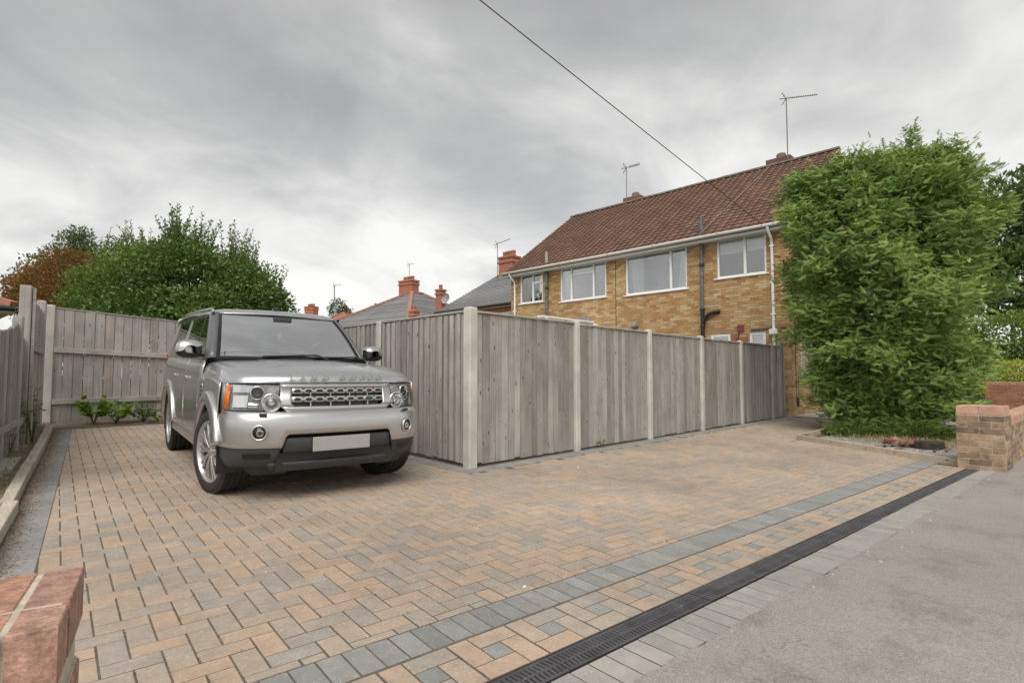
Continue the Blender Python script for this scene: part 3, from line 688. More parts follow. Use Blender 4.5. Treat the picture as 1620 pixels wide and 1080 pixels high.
def fence_boards(root, p0, d_, s0, s1, zt0, zt1, mat, w=(.098, .122), lap=-.0035, th=.010, side=0.0, low=.03, curve=None, gap=0.0, ragged=.006):
    """close-boarded panel between two stations; top falls from zt0 to zt1"""
    its = []; bk = MB(); s_ = s0; k = 0; ang = math.atan2(d_[1], d_[0]); nx, ny = -d_[1], d_[0]
    while s_ < s1 - .01:
        ww = random.choice([w[0], (w[0] + w[1]) / 2, w[1]]); ww = min(ww, s1 - s_)
        if s1 - (s_ + ww) < .03: ww = s1 - s_
        c_ = s_ + ww / 2; x = p0[0] + d_[0] * c_ + nx * side; y = p0[1] + d_[1] * c_ + ny * side
        f = (c_ - s0) / (s1 - s0); top = zt0 + (zt1 - zt0) * f + (curve(f) if curve else 0)
        zb = gz(x, y) + low + random.gauss(0, ragged); h = round((top - zb) / 2, 2); hw = round((ww + lap - gap) / 2, 3)
        M = Matrix.Translation((x + nx * random.gauss(0, .003), y + ny * random.gauss(0, .003), (top + zb) / 2)) @ rotz(ang + (0.0 if gap else random.uniform(-.02, .06))) @ Matrix.Rotation(random.gauss(0, .0022), 4, 'Y')
        its.append(item(M, hw, th, h, .002)); s_ += ww; k += 1
        if not gap: xb, yb = p0[0] + d_[0] * s_ + nx * (side + .026), p0[1] + d_[1] * s_ + ny * (side + .026); bk.box((xb, yb, (top + zb) / 2), (.03, .008, h - .01), rz=ang)
    pieces('board', its, mat, root)
    if not gap: bk.build('gap_blockers', mat, root)  # unseen strips added behind the gaps to block light and keep them dark
def bar_part(name, root, a, b_, wx, wy, mat, bevel=.004): return MB().bar(a, b_, wx, wy).build(name, mat, root, bevel=bevel)

# right-hand fence, from the corner post to the house
fr = empty('close_board_fence', (XL, YF, gz(XL, YF))); fr_off = Matrix.Translation((-XL, -YF, -gz(XL, YF)))
tag(fr, 'long grey close-boarded fence running from the corner post to the house', 'fence')
def loc(root):    # children of a placed Empty are given in world numbers; undo the Empty's own offset
    for o_ in root.children: o_.matrix_basis = Matrix.Translation(-Vector(root.location)) @ o_.matrix_basis
SX = [0, 1.96, 3.93, 5.86, 7.76, 9.62]; TOPS = [1.905, 1.90, 1.895, 1.90, 1.91, 1.92]
fence_posts(fr, (XL, YF), (1, 0), SX[:1], 1.915, m_post, .062, .062)
fence_posts(fr, (XL, YF), (1, 0), SX[1:5], 1.90, m_post, .05, .055)
fence_posts(fr, (XL, YF), (1, 0), SX[5:], 1.91, m_postdk, .04, .05)
post_mesh(.045, .045, 1.90, 'flat').build('end_post', m_fence, fr, Matrix.Translation((XL + 10.42, YF, .1)))
ST_ = SX + [10.40]
for i in range(6):
    a, c_ = ST_[i] + (.064 if i == 0 else .052), ST_[i + 1] - .045; zt = 1.845 + [0, -.012, -.018, -.012, .0, .012][i]
    fence_boards(fr, (XL, YF), (1, 0), a, c_, zt, zt + .005, m_fence, low=.02, ragged=.008 if i == 0 else .004)
    bar_part('capping', fr, (XL + a, YF - .004, zt + .018), (XL + c_, YF - .004, zt + .023), .06, .026, m_rail)
    for zz in (.35, .95, 1.55): bar_part('rail', fr, (XL + a, YF + .045, zz + .1), (XL + c_, YF + .045, zz + .1), .06, .05, m_rail)
MB().box2((XL + 9.98, YF - .028, 1.52), (XL + 10.12, YF - .022, 1.72)).build('plaque', m_lead, fr)
loc(fr)
# fence running back from the same corner
fl = empty('close_board_fence', (XL, YF + .2, gz(XL, YF))); tag(fl, 'grey close-boarded fence behind the parked car, running back from the corner post', 'fence')
SY = [0, 1.87, 3.8, 5.75, 7.4]
fence_posts(fl, (XL, YF), (0, 1), SY[1:], 1.885, m_post, .05, .055)
for i in range(4):
    a, c_ = SY[i] + (.064 if i == 0 else .052), SY[i + 1] - .052; zt = 1.85 - .004 * i
    fence_boards(fl, (XL, YF), (0, 1), a, c_, zt, zt - .004, m_fence, w=(.108, .13), low=.03)
    bar_part('capping', fl, (XL - .004, YF + a, zt + .018), (XL - .004, YF + c_, zt + .014), .06, .026, m_railY)
    for zz in (.4, 1.0, 1.55): bar_part('rail', fl, (XL + .045, YF + a, zz + .1), (XL + .045, YF + c_, zz + .1), .06, .05, m_railY)
loc(fl)
# back fence, its rails on our side
B0 = np.array([1.12, 11.74]); B1 = np.array([4.12, 12.14]); BD = (B1 - B0) / np.linalg.norm(B1 - B0); BL = float(np.linalg.norm(B1 - B0))
fb = empty('boarded_fence', (B0[0], B0[1], .3)); tag(fb, 'pale grey vertical board fence with two rails across the back of the drive', 'fence')
fence_posts(fb, B0, BD, [0], 2.30, m_post, .068, .06, 'round'); fence_posts(fb, B0, BD, [2.03], 2.24, m_post, .055, .055, 'round')
for s0, s1, z0, z1 in ((.07, 1.97, 2.245, 2.165), (2.09, BL - .02, 2.15, 2.11)):
    fence_boards(fb, B0, BD, s0, s1, z0, z1, m_fence2, w=(.137, .149), lap=0.0, gap=.011, side=0.0, low=.02)
    for za, zb_ in ((1.56, 1.50), (.70, .72)):
        q0 = B0 + BD * s0 - np.array([-BD[1], BD[0]]) * .035; q1 = B0 + BD * s1 - np.array([-BD[1], BD[0]]) * .035
        bar_part('rail', fb, (*q0, za), (*q1, zb_), .045, .085, m_rail)
    q0 = B0 + BD * s0; q1 = B0 + BD * s1; bar_part('capping', fb, (*q0, z0 + .012), (*q1, z1 + .012), .045, .02, m_rail)
loc(fb)
# left fence: two swept-top panels, a tall post, then a short higher piece to the back corner
LA = np.array([.10, 6.0]); LB = np.array([.655, 9.27]); LD = (LB - LA) / np.linalg.norm(LB - LA); LL = float(np.linalg.norm(LB - LA))
ff = empty('swept_top_fence', (LA[0], LA[1], .15)); tag(ff, 'weathered board fence with dipped top along the left verge', 'fence')
post_mesh(.05, .05, 1.62, 'flat').build('post', m_fence, ff, Matrix.Translation((*(LA + LD * (LL - .62)), .2)) @ rotz(math.atan2(LD[1], LD[0])))
fence_boards(ff, LA, LD, .05, LL - .68, 1.72, 1.74, m_fence, curve=lambda f: -.16 * math.sin(PI * f), low=.05)
fence_boards(ff, LA, LD, LL - .56, LL - .06, 1.70, 1.60, m_fence, curve=lambda f: -.05 * math.sin(PI * f), low=.05)
for a, c_ in ((.05, LL - .68), (LL - .56, LL - .06)):
    q0, q1 = LA + LD * a + np.array([LD[1], -LD[0]]) * .03, LA + LD * c_ + np.array([LD[1], -LD[0]]) * .03
    bar_part('rail', ff, (*q0, .55), (*q1, .58), .035, .07, m_railY)
loc(ff)
tp = empty('timber_post', (LB[0], LB[1], .22)); tag(tp, 'tall square timber post standing above the left fence', 'post')
post_mesh(.072, .06, 2.05, 'flat').build('post', m_fence2, tp, Matrix.Translation((0, 0, 0)) @ rotz(math.atan2(LD[1], LD[0])))
MB().box((.075, -.02, 1.0), (.016, .035, 1.02)).build('batten', m_rail, tp)
CL = np.array([.98, 11.25]); CD_ = (CL - LB) / np.linalg.norm(CL - LB); CLn = float(np.linalg.norm(CL - LB))
fc = empty('boarded_fence', (LB[0] + .1, LB[1] + .3, .25)); tag(fc, 'short piece of boarded fence between the tall post and the back corner', 'fence')
fence_boards(fc, LB, CD_, .1, CLn - .07, 2.16, 2.16, m_fence2, w=(.125, .145), lap=0, gap=.01, low=.03)
for zz in (1.50, .70):
    q0, q1 = LB + CD_ * .1 + np.array([CD_[1], -CD_[0]]) * .035, LB + CD_ * (CLn - .07) + np.array([CD_[1], -CD_[0]]) * .035
    bar_part('rail', fc, (*q0, zz), (*q1, zz), .045, .085, m_railY)
post_mesh(.06, .06, 2.02, 'round').build('post', m_fence2, fc, Matrix.Translation((*CL, .29)) @ rotz(math.atan2(CD_[1], CD_[0])))
loc(fc)

# ================================================================== the brick house
XH = 15.0; YG = 4.62; YE = 14.62; ZE = 5.0
house = empty('semi_detached_house', (XH, 9.6, 0)); tag(house, 'two-storey buff brick semi-detached house with brown tiled roof', 'house')
OPEN = [(13.02, 14.15, 3.87, 4.96), (10.26, 12.19, 3.76, 4.96), (7.42, 9.51, 3.71, 4.96), (5.18, 6.52, 3.87, 4.96), (6.18, 6.74, 1.30, 2.31), (5.24, 5.67, 1.30, 2.31)]
def cut(y0, y1, z, ops):
    segs = [(y0, y1)]
    for a, b_, c_, d_ in ops:
        if c_ - .01 < z < d_ + .01:
            ns = []
            for s0, s1 in segs:
                if b_ <= s0 or a >= s1: ns.append((s0, s1)); continue
                if a > s0: ns.append((s0, a))
                if b_ < s1: ns.append((b_, s1))
            segs = ns
    return [s_ for s_ in segs if s_[1] - s_[0] > .03]
its = []; row = 0; z = .02
while z < ZE - .02:
    off = 0 if row % 2 else .1125; y = YG + (.0 if row % 2 else -.1125)
    while y < YE:
        a, b_ = max(y, YG), min(y + .215, YE)
        for s0, s1 in cut(a, b_, z + .0325, OPEN):
            its.append(item(Matrix.Translation((XH + .045 + random.gauss(0, .0015), (s0 + s1) / 2, z + .0325)), .05, round((s1 - s0) / 2, 2), .0325))
        y += .225
    z += .075; row += 1
front_items = its
pieces('brick', its, m_ybrick, house, 300, vis=lambda c: c.z > 2.3)
# side wall by the path
SOP = [(15.72, 16.80, 1.17, 2.25)]
its = []; row = 0; z = .02
def sidetop(x): return ZE + max(0, min(x - XH, XH + 8 - x)) * .775
while z < 8.0:
    x = XH + (.0 if row % 2 else -.1125)
    while x < XH + 4.2:
        a, b_ = max(x, XH + .0), x + .215
        if sidetop((a + b_) / 2) > z + .1:
            for s0, s1 in cut(a, b_, z + .0325, SOP):
                its.append(item(Matrix.Translation(((s0 + s1) / 2, YG + .045 + random.gauss(0, .0015) - .003, z + .0325)), round((s1 - s0) / 2, 2), .05, .0325))
        x += .225
    z += .075; row += 1
wallS = MB(); wallS.add([(XH + .012, YG + .012, -.2), (XH + 8, YG + .012, -.2), (XH + 8, YG + .012, ZE), (XH + 4, YG + .012, ZE + 3.05), (XH + .012, YG + .012, ZE)], [(0, 1, 2, 3, 4)])
sw = wallS.build('side_wall', m_mortar, house)
pieces('side_brick', its, m_ybrick, sw, 300, vis=lambda c: c.z < 3.2 and c.x < 17.2)
# mortar backing with the window openings
mb = MB(); ys = sorted({YG + .012, YE} | {v for o_ in OPEN for v in o_[:2]}); zs = sorted({-.2, ZE + .1} | {v for o_ in OPEN for v in o_[2:]})
for i in range(len(ys) - 1):
    for j in range(len(zs) - 1):
        cy, cz = (ys[i] + ys[i + 1]) / 2, (zs[j] + zs[j + 1]) / 2
        if any(a < cy < b_ and c_ < cz < d_ for a, b_, c_, d_ in OPEN): continue
        mb.add([(XH + .008, ys[i], zs[j]), (XH + .008, ys[i + 1], zs[j]), (XH + .008, ys[i + 1], zs[j + 1]), (XH + .008, ys[i], zs[j + 1])], [(0, 3, 2, 1)])
for a, b_, c_, d_ in OPEN:
    mb.add([(XH + x, y, zz) for x in (.008, .14) for y, zz in ((a, c_), (b_, c_), (b_, d_), (a, d_))], [(0, 1, 5, 4), (1, 2, 6, 5), (2, 3, 7, 6), (3, 0, 4, 7)])
mb.add([(XH + 8, YG + .012, -.2), (XH + 8, YE, -.2), (XH + 8, YE, ZE), (XH + 8, YG + .012, ZE)], [(0, 1, 2, 3)])
mb.add([(XH, YE, -.2), (XH + 8, YE, -.2), (XH + 8, YE, ZE), (XH + 4, YE, ZE + 3.05), (XH, YE, ZE)], [(4, 3, 2, 1, 0)])
mb.build('wall', m_mortar, house)
# the dark vertical joint between the two halves, pointing stains
MB().box2((XH - .009, 9.875, 1.0), (XH + .002, 9.893, ZE)).build('movement_joint', m_cable, house)

def window(y0, y1, z0, z1, splits, hsplit=None, dress=None, sill=True, x=XH, fw_=.055):
    """white frame on the facade (faces -x); splits: y positions of mullions; hsplit: (bay, z) transoms"""
    mb = MB(); xf = x + .02; t_ = .07
    mb.box2((xf, y0, z0), (xf + t_, y0 + fw_, z1)); mb.box2((xf, y1 - fw_, z0), (xf + t_, y1, z1))
    mb.box2((xf, y0 + fw_, z0), (xf + t_, y1 - fw_, z0 + fw_)); mb.box2((xf, y0 + fw_, z1 - fw_), (xf + t_, y1 - fw_, z1))
    for s_ in splits: mb.box2((xf - .004, s_ - .035, z0 + fw_), (xf + t_, s_ + .035, z1 - fw_))
    edges = [y0] + list(splits) + [y1]
    for b_, zz in hsplit or []: mb.box2((xf - .002, edges[b_] + .036, zz - .035), (xf + t_ - .002, edges[b_ + 1] - .036, zz + .035))
    w_ = mb.build('window', m_white, house, bevel=.006)
    for i in range(len(edges) - 1):
        zc = [z0 + fw_] + [zz for b_, zz in hsplit or [] if b_ == i] + [z1 - fw_]
        for j in range(len(zc) - 1):
            MB().box2((xf + .03, edges[i] + .03, zc[j]), (xf + .036, edges[i + 1] - .03, zc[j + 1])).build('pane', m_glass, w_)
    if sill: MB().box2((x - .045, y0 - .07, z0 - .035), (x + .06, y1 + .07, z0 - .002)).build('sill', m_white, w_, bevel=.006)
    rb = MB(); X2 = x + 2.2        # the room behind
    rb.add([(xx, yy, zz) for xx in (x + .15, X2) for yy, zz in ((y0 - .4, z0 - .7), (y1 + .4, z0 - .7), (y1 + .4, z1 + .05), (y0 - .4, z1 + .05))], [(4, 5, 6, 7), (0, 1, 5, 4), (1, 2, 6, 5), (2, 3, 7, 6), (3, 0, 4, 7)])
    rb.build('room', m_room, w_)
    return w_
def drape(w_, y0, y1, z0, z1, x, name='curtain', mat=None, waves=9, sway=.0):
    rows = []
    for k in range(9):
        f = k / 8; rows.append([(x + .03 * math.sin(j * 1.3), y0 + (y1 - y0) * j / (waves * 4) + sway * (1 - f) ** 1.5 * (j / (waves * 4) - .0), z0 + (z1 - z0) * f) for j in range(waves * 4 + 1)])
    return MB().grid(rows).build(name, mat or m_curtain, w_)
w1 = window(*OPEN[0], [13.52], [(0, 4.60)]); drape(w1, 13.06, 13.48, 3.9, 4.3, XH + .2, 'net_curtain', m_curtain, 4); drape(w1, 13.55, 14.12, 3.9, 4.92, XH + .22, 'net_curtain', m_curtain, 5)
w2 = window(*OPEN[1], [10.78, 11.72], [(1, 4.66)])
sl_ = []
for k in range(24):
    zz = 3.84 + k * .045
    ob = MB().box((XH + .17, 11.23, zz), (.02, .44, .002), M=Matrix.Rotation(R(35), 4, 'Y')).build('blind_slat', m_blind, w2)
    ob = MB().box((XH + .17, 10.55, zz), (.02, .22, .002), M=Matrix.Rotation(R(35), 4, 'Y')).build('blind_slat', m_blind, w2)
drape(w2, 11.76, 12.14, 3.8, 4.9, XH + .2, 'curtain', m_curtain, 4)
w3 = window(*OPEN[2], [7.95]); drape(w3, 8.98, 9.46, 3.74, 4.92, XH + .22, waves=5, sway=-.1); drape(w3, 7.46, 7.72, 3.74, 4.92, XH + .22, waves=3, sway=.1)
w4 = window(*OPEN[3], [5.75])
MB().box2((XH + .13, 5.78, 4.58), (XH + .135, 6.48, 4.92)).build('roller_blind', m_blind, w4); MB().box2((XH + .13, 5.22, 4.58), (XH + .135, 5.72, 4.92)).build('roller_blind', m_blind, w4)
MB().box2((XH + .12, 5.22, 4.555), (XH + .14, 6.48, 4.58)).build('blind_rail', m_white, w4)
m_frost = glass_mat('frosted_glass', (.85, .88, .88), .16, .25)
for o_ in w4.children:
    if o_.name.startswith('pane'): o_.data.materials[0] = m_frost
window(*OPEN[4], [], sill=False, fw_=.075); window(*OPEN[5], [], sill=False, fw_=.075)
# side window, in the wall that faces the path
a, b_, c_, d_ = SOP[0]; mb = MB(); yy = YG - .004
mb.box2((a, yy, c_), (a + .06, yy + .07, d_)); mb.box2((b_ - .1, yy, c_), (b_, yy + .07, d_)); mb.box2((a + .06, yy, c_), (b_ - .1, yy + .07, c_ + .09)); mb.box2((a + .06, yy, d_ - .06), (b_ - .1, yy + .07, d_))
ws_ = mb.build('window', m_white, house, bevel=.006); MB().box2((a + .05, yy + .03, c_ + .05), (b_ - .09, yy + .036, d_ - .05)).build('pane', m_glass, ws_)
MB().box2((a - .05, yy - .05, c_ - .05), (b_ + .05, yy + .02, c_ - .003)).build('sill', m_white, ws_, bevel=.006)
rows = [[(a + .08 + (b_ - a - .2) * j / 30, yy + .10 + .02 * math.sin(j * 1.4), zz) for j in range(31)] for zz in (c_, d_)]; MB().grid(rows).build('curtain', m_curtain, ws_)
# red panel and air vent near the low windows
MB().box2((XH - .006, 5.70, 1.5), (XH + .02, 6.15, 2.30)).build('hung_panel', m_rbrick, house)
m_vent = plain('dark_red_vent', (.20, .05, .05), .6); MB().box2((XH - .03, 5.80, 2.34), (XH, 5.98, 2.53)).build('air_vent', m_vent, house, bevel=.006)
MB().tube([(XH - .02, 5.93, 2.34), (XH - .025, 5.95, 2.2), (XH - .03, 6.05, 2.05), (XH - .02, 6.08, 1.9)], .012, 6).build('vent_hose', m_cable, house)
# roof
SL = math.atan2(3.1, 4.0 + .32); roof_y0, roof_y1 = 4.30, 14.80
mb = MB(); ex = XH - .30; ez = ZE + .02; rx_, rz_ = XH + 4.0, ZE + 3.14; bx_ = XH + 8.3
for dz in (0,):
    mb.add([(ex, roof_y0, ez), (ex, roof_y1, ez), (rx_, roof_y1, rz_), (rx_, roof_y0, rz_), (bx_, roof_y0, ez), (bx_, roof_y1, ez)], [(0, 3, 2, 1), (3, 4, 5, 2)])
roof = mb.build('roof', m_ridge, house, solid=.06)
TW, TG = .255, .236; slope = math.atan2(rz_ - ez, rx_ - ex); SLn = math.hypot(rx_ - ex, rz_ - ez)
# tile profile across (two shallow rolls), real thickness at the nose
prof = [(-.13, .004), (-.095, .0), (-.05, .002), (-.02, .018), (.0, .024), (.02, .018), (.05, .002), (.095, .0), (.115, .010), (.13, .018)]
tv = [(x, 0.0, z + .026) for x, z in prof] + [(x, TG + .06, z - .012) for x, z in prof] + [(x, 0.0, z - .016) for x, z in prof]
np_ = len(prof); tf = [(i, i + 1, np_ + i + 1, np_ + i) for i in range(np_ - 1)] + [(2 * np_ + i, 2 * np_ + i + 1, i + 1, i) for i in range(np_ - 1)]
RM = Matrix(((0, math.cos(slope), -math.sin(slope), 0), (-1, 0, 0, 0), (0, math.sin(slope), math.cos(slope), 0), (0, 0, 0, 1)))   # local x -> -Y, y -> up the slope, z -> normal
its = []; nrow = int(SLn / TG); ncol = int((roof_y1 - roof_y0) / TW)
for r_ in range(nrow):
    for c_ in range(ncol + 1):
        yy = roof_y1 - TW * (c_ + .5) * (roof_y1 - roof_y0) / ((ncol + 1) * TW)
        s_ = r_ * SLn / nrow - .02
        M = Matrix.Translation((ex + s_ * math.cos(slope) - .035 * math.sin(slope), yy, ez + s_ * math.sin(slope) + .035 * math.cos(slope))) @ RM @ Matrix.Rotation(random.gauss(0, .006), 4, 'Z') @ Matrix.Rotation(random.gauss(.03, .006), 4, 'X')
        its.append((M, 'tile', tv, tf))
pieces('roof_tile', its, m_tile, roof, 300)
its = []
for k in range(24):
    y0 = roof_y0 + k * .437; n_ = 7
    hv = [(.13 * math.cos(PI * j / (n_ - 1)), yy, .10 * math.sin(PI * j / (n_ - 1))) for yy in (-.217, .217) for j in range(n_)] + [(0, yy, -.02) for yy in (-.217, .217)]
    hf = [(j, j + 1, n_ + j + 1, n_ + j) for j in range(n_ - 1)] + [(2 * n_, *range(n_ - 1, -1, -1)), (2 * n_ + 1, *range(n_, 2 * n_))]
    its.append((Matrix.Translation((rx_, y0 + .22, rz_ + .015)) @ Matrix.Rotation(random.gauss(0, .01), 4, 'X'), 'ridge', hv, hf))
pieces('ridge_tile', its, m_ridge, roof)
# verge boards, fascia, soffit, gutter, downpipes
mb = MB(); mb.bar((ex + .05, roof_y0 + .03, ez - .06), (rx_, roof_y0 + .03, rz_ - .06), .03, .2); mb.bar((bx_, roof_y0 + .03, ez - .06), (rx_, roof_y0 + .03, rz_ - .06), .03, .2); mb.build('bargeboard', m_offwhite, house)
MB().bar((ex + .05, roof_y1 - .03, ez - .06), (rx_, roof_y1 - .03, rz_ - .06), .03, .2).build('bargeboard', m_offwhite, house)
MB().box2((XH - .275, roof_y0 + .05, ZE - .085), (XH - .255, roof_y1 - .05, ZE + .075)).build('fascia', m_offwhite, house)
MB().box2((XH - .25, roof_y0 + .05, ZE - .085), (XH + .0, roof_y1 - .05, ZE - .065)).build('soffit', m_offwhite, house)
mb = MB(); gp = [(-.062 * math.cos(a), -.055 * math.sin(a)) for a in np.linspace(-.15, PI + .15, 10)]
rows = [[(XH - .345 + px, y, ZE + .06 + pz) for px, pz in gp] for y in np.linspace(roof_y0 + .02, roof_y1 - .02, 6)]
gut = mb.grid(rows).build('gutter', m_white, house, solid=.004)
mb = MB()
for y in (6.3, 8.3, 9.9, 11.9, 13.7): 
    q = [(px * 1.12, pz * 1.12) for px, pz in gp]; mb.grid([[(XH - .345 + px, y + dy, ZE + .06 + pz) for px, pz in q] for dy in (-.04, .04)])
mb.build('gutter_union', m_offwhite, gut, solid=.004)
for y in (5.02, 14.38):
    mb = MB(); mb.tube([(XH - .345, y, ZE + .02), (XH - .345, y, ZE - .08), (XH - .08, y, ZE - .26), (XH - .06, y, ZE - .40), (XH - .06, y, .15)], .036, 10)
    dp = mb.build('downpipe', m_white, house)
    for zz in (4.55, 3.6, 2.75, 1.2): MB().box((XH - .05, y, zz), (.045, .055, .022)).build('bracket', m_white, dp, bevel=.004)
MB().prism([(-.07, -.10), (.06, -.10), (.06, .10), (-.07, .10)], -.06, .08, Matrix.Translation((XH - .075, 5.02, 2.28))).build('hopper', m_white, house, bevel=.015)
MB().tube([(XH - .03, 5.62, 2.38), (XH - .03, 4.72, 2.40)], .018, 8).build('overflow_pipe', m_soil, house)
# soil stacks
for y, zt, mt in ((6.93, 5.72, m_soil), (12.76, 5.62, m_postdk)):
    stack = MB().tube([(XH - .09, y, .1), (XH - .09, y, 3.05)], .055, 12).build('soil_pipe', m_black, house)
    MB().tube([(XH - .09, y, 3.05), (XH - .09, y, 4.96)], .052, 12).build('upper_pipe', m_soil, stack)
    MB().tube([(XH - .09, y, 5.09), (XH - .09, y, zt)], .055, 12).build('vent_pipe', mt, stack)
    for zz in (3.02, 2.55, 4.3): MB().lathe([(.066, -.03), (.068, -.02), (.068, .04), (.064, .05)], Matrix.Translation((XH - .09, y, zz)), 14).build('collar', m_black, stack)
MB().tube([(XH - .09, 6.93, 2.5), (XH - .10, 6.88, 2.75), (XH - .10, 6.76, 2.88), (XH - .09, 6.6, 2.93), (XH - .02, 6.45, 2.96)], .05, 12).build('waste_branch', m_black, house)
# wall cables and meter box by the path
MB().tube([(15.26, YG - .012, 2.6), (15.26, YG - .012, .55)], .008, 6).build('wall_cable', m_cable, house)
MB().tube([(15.44, YG - .012, 1.1), (15.44, YG - .012, .6), (15.40, YG - .012, .45)], .008, 6).build('wall_cable', m_cable, house)
MB().tube([(15.44, YG - .012, 1.1), (16.9, YG - .012, 1.1)], .007, 6).build('wall_cable', m_cable, house)
MB().box2((15.28, YG - .05, .36), (15.38, YG - .008, .58)).build('junction_box', m_bark, house, bevel=.008)
MB().tube([(17.55, YG - .06, 2.6), (17.55, YG - .06, .2)], .036, 10).build('side_downpipe', m_white, house)
# chimneys behind the ridge, aerials on the ridge
for y in (6.25, 11.95):
    ch = MB().box2((XH + 4.25, y - .45, 7.2), (XH + 5.0, y + .35, 8.52)).build('chimney', m_tile, house, bevel=.02)
    MB().lathe([(.0, .22), (.13, .22), (.15, .2), (.17, .0), (.19, -.05)], Matrix.Translation((XH + 4.6, y - .05, 8.52)), 14).build('chimney_pot', m_ridge, ch)
loc(house)
def aerial(base, top, dirv, length, n_el, label, el=.16, mastr=.018):
    a = empty('tv_aerial', base); tag(a, label, 'aerial', 'tv aerials on the roofs'); base = Vector(base); d_ = Vector(dirv).normalized(); h = top - base.z
    MB().tube([(0, 0, 0), (0, 0, h)], mastr, 6).build('mast', m_metal, a)
    bm = MB().bar(Vector((0, 0, h)) - d_ * .22, Vector((0, 0, h)) + d_ * length, .022, .022).build('boom', m_metal, a)
    sd_ = d_.cross(Vector((0, 0, 1))).normalized(); mb = MB()
    for k in range(n_el):
        q = Vector((0, 0, h)) + d_ * (.12 + (length - .14) * k / max(1, n_el - 1)); mb.bar(q - sd_ * el * .6 + Vector((0, 0, .012)), q + sd_ * el * .6 + Vector((0, 0, .012)), .012, .012); mb.bar(q - Vector((0, 0, el * .28)), q + Vector((0, 0, el * .28)), .011, .011)
    mb.build('directors', m_metal, a)
    mb = MB(); q = Vector((0, 0, h)) - d_ * .02
    for s_ in (-1, 1):
        for j in range(3): mb.bar(q + Vector((0, 0, s_ * (.03 + j * .075))) - d_ * j * .05 - sd_ * el, q + Vector((0, 0, s_ * (.03 + j * .075))) - d_ * j * .05 + sd_ * el, .011, .011)
        mb.bar(q, q + Vector((0, 0, s_ * .2)) - d_ * .12, .012, .012)
    mb.build('reflector', m_metal, a)
    MB().box(Vector((0, 0, .18)), (.03, .06, .02)).build('bracket', m_metal, a)
    return a
aerial((XH + 4.2, 5.87, 8.05), 10.42, (.70, -.72, .12), 1.05, 13, 'tall long-boom tv aerial on the ridge above the conifer side', .07)
aerial((XH + 4.2, 12.08, 8.05), 9.75, (.60, -.8, .22), .55, 9, 'short-boom tv aerial at the far end of the brown tiled ridge', .20)

# conservatory and boiler flue just behind the fence
co = empty('conservatory', (13.0, 10.2, .1)); tag(co, 'white framed glass conservatory roof peeping over the fence', 'conservatory')
m_poly = glass_mat('polycarbonate', (.75, .78, .78), .25, .2)
base = [(11.2, 8.3), (15.0, 8.3), (15.0, 11.7), (11.2, 11.7)]; rd0, rd1 = (12.6, 10.0, 2.86), (15.0, 10.0, 2.86)
mb = MB()
for q in ((11.2, 8.3), (12.4, 8.3), (13.6, 8.3), (14.9, 8.3), (11.2, 9.4), (11.2, 10.6), (11.2, 11.7), (12.4, 11.7), (13.6, 11.7)): mb.box2((q[0] - .04, q[1] - .04, .1), (q[0] + .04, q[1] + .04, 2.1))
mb.box2((11.14, 8.24, 2.1), (15, 8.36, 2.2)); mb.box2((11.14, 11.64, 2.1), (15, 11.76, 2.2)); mb.box2((11.14, 8.36, 2.1), (11.26, 11.64, 2.2)); mb.build('frame', m_white, co)
mb = MB(); zb = 2.2
for a3, b3 in ((rd0, rd1), (rd0, (11.2, 8.3, zb)), (rd0, (11.2, 11.7, zb)), (rd0, (11.2, 10.0, zb)), (rd0, (12.6, 8.3, zb)), ((13.8, 10, 2.86), (13.8, 8.3, zb)), (rd0, (12.6, 11.7, zb)), ((13.8, 10, 2.86), (13.8, 11.7, zb)), (rd1, (15, 8.3, zb)), (rd1, (15, 11.7, zb))): mb.bar(a3, b3, .07, .07)
mb.box2((12.35, 9.9, 2.88), (15, 10.1, 2.93)); mb.build('roof_bar', m_white, co)
MB().add([(11.2, 8.3, zb), (15, 8.3, zb), rd1, rd0, (11.2, 11.7, zb), (15, 11.7, zb)], [(0, 1, 2, 3), (0, 3, 4), (4, 3, 2, 5)]).build('roof_pane', m_poly, co)
for a2, b2 in (((11.2, 8.3), (15, 8.3)), ((11.2, 8.3), (11.2, 11.7)), ((11.2, 11.7), (15, 11.7))): MB().add([(*a2, .6), (*b2, .6), (*b2, 2.1), (*a2, 2.1)], [(0, 1, 2, 3)]).build('pane', m_glass, co)
MB().box2((14.93, 10.05, 2.7), (14.99, 10.5, 3.1)).build('flashing', m_lead, co)
loc(co); co.location = (13.0, 11.05, .14)
fl_ = empty('flue', (14.86, 9.14, 2.3)); tag(fl_, 'small grey flue cowl on the brick wall above the fence', 'flue')
MB().lathe([(.045, 0), (.045, .32)], Matrix.Identity(4), 12).build('pipe', m_black, fl_)
mb = MB(); mb.box((0, 0, .45), (.10, .10, .06), ch=.02)
for k in range(4): mb.box((0, 0, .36 + k * .022), (.075, .075, .006))
mb.build('cowl', m_lead, fl_)

# telephone wire from the eaves to a pole behind the camera; thin wire down the roof
e0 = Vector((XH - .27, 5.12, ZE + .05)); e1 = Vector((1.2, -1.0, 8.6))
e1 = e0 + (Vector((5.27, 5.66, 6.61)) - e0) * 2.6
pts = []
for k in range(25):
    f = k / 24; q = e0.lerp(e1, f); q.z -= .25 * math.sin(PI * f) * 4 * .08; pts.append(q)
tag(MB().tube(pts, .0085, 6).build('telephone_wire', m_cable), 'black telephone wire stretching across the sky to the eaves', 'wire')
ex2, ez2 = XH - .33, ZE + .10
def onroof(f, y): return (ex + f * (rx_ - ex) - .06 * math.sin(slope), y, ez + f * (rz_ - ez) + .09)
tag(MB().tube([onroof(1.0, 6.3), onroof(.66, 6.5), onroof(.33, 6.72), onroof(.02, 6.9)], .009, 5).build('aerial_lead', m_lead), 'thin pale aerial lead running down the roof tiles', 'cable')

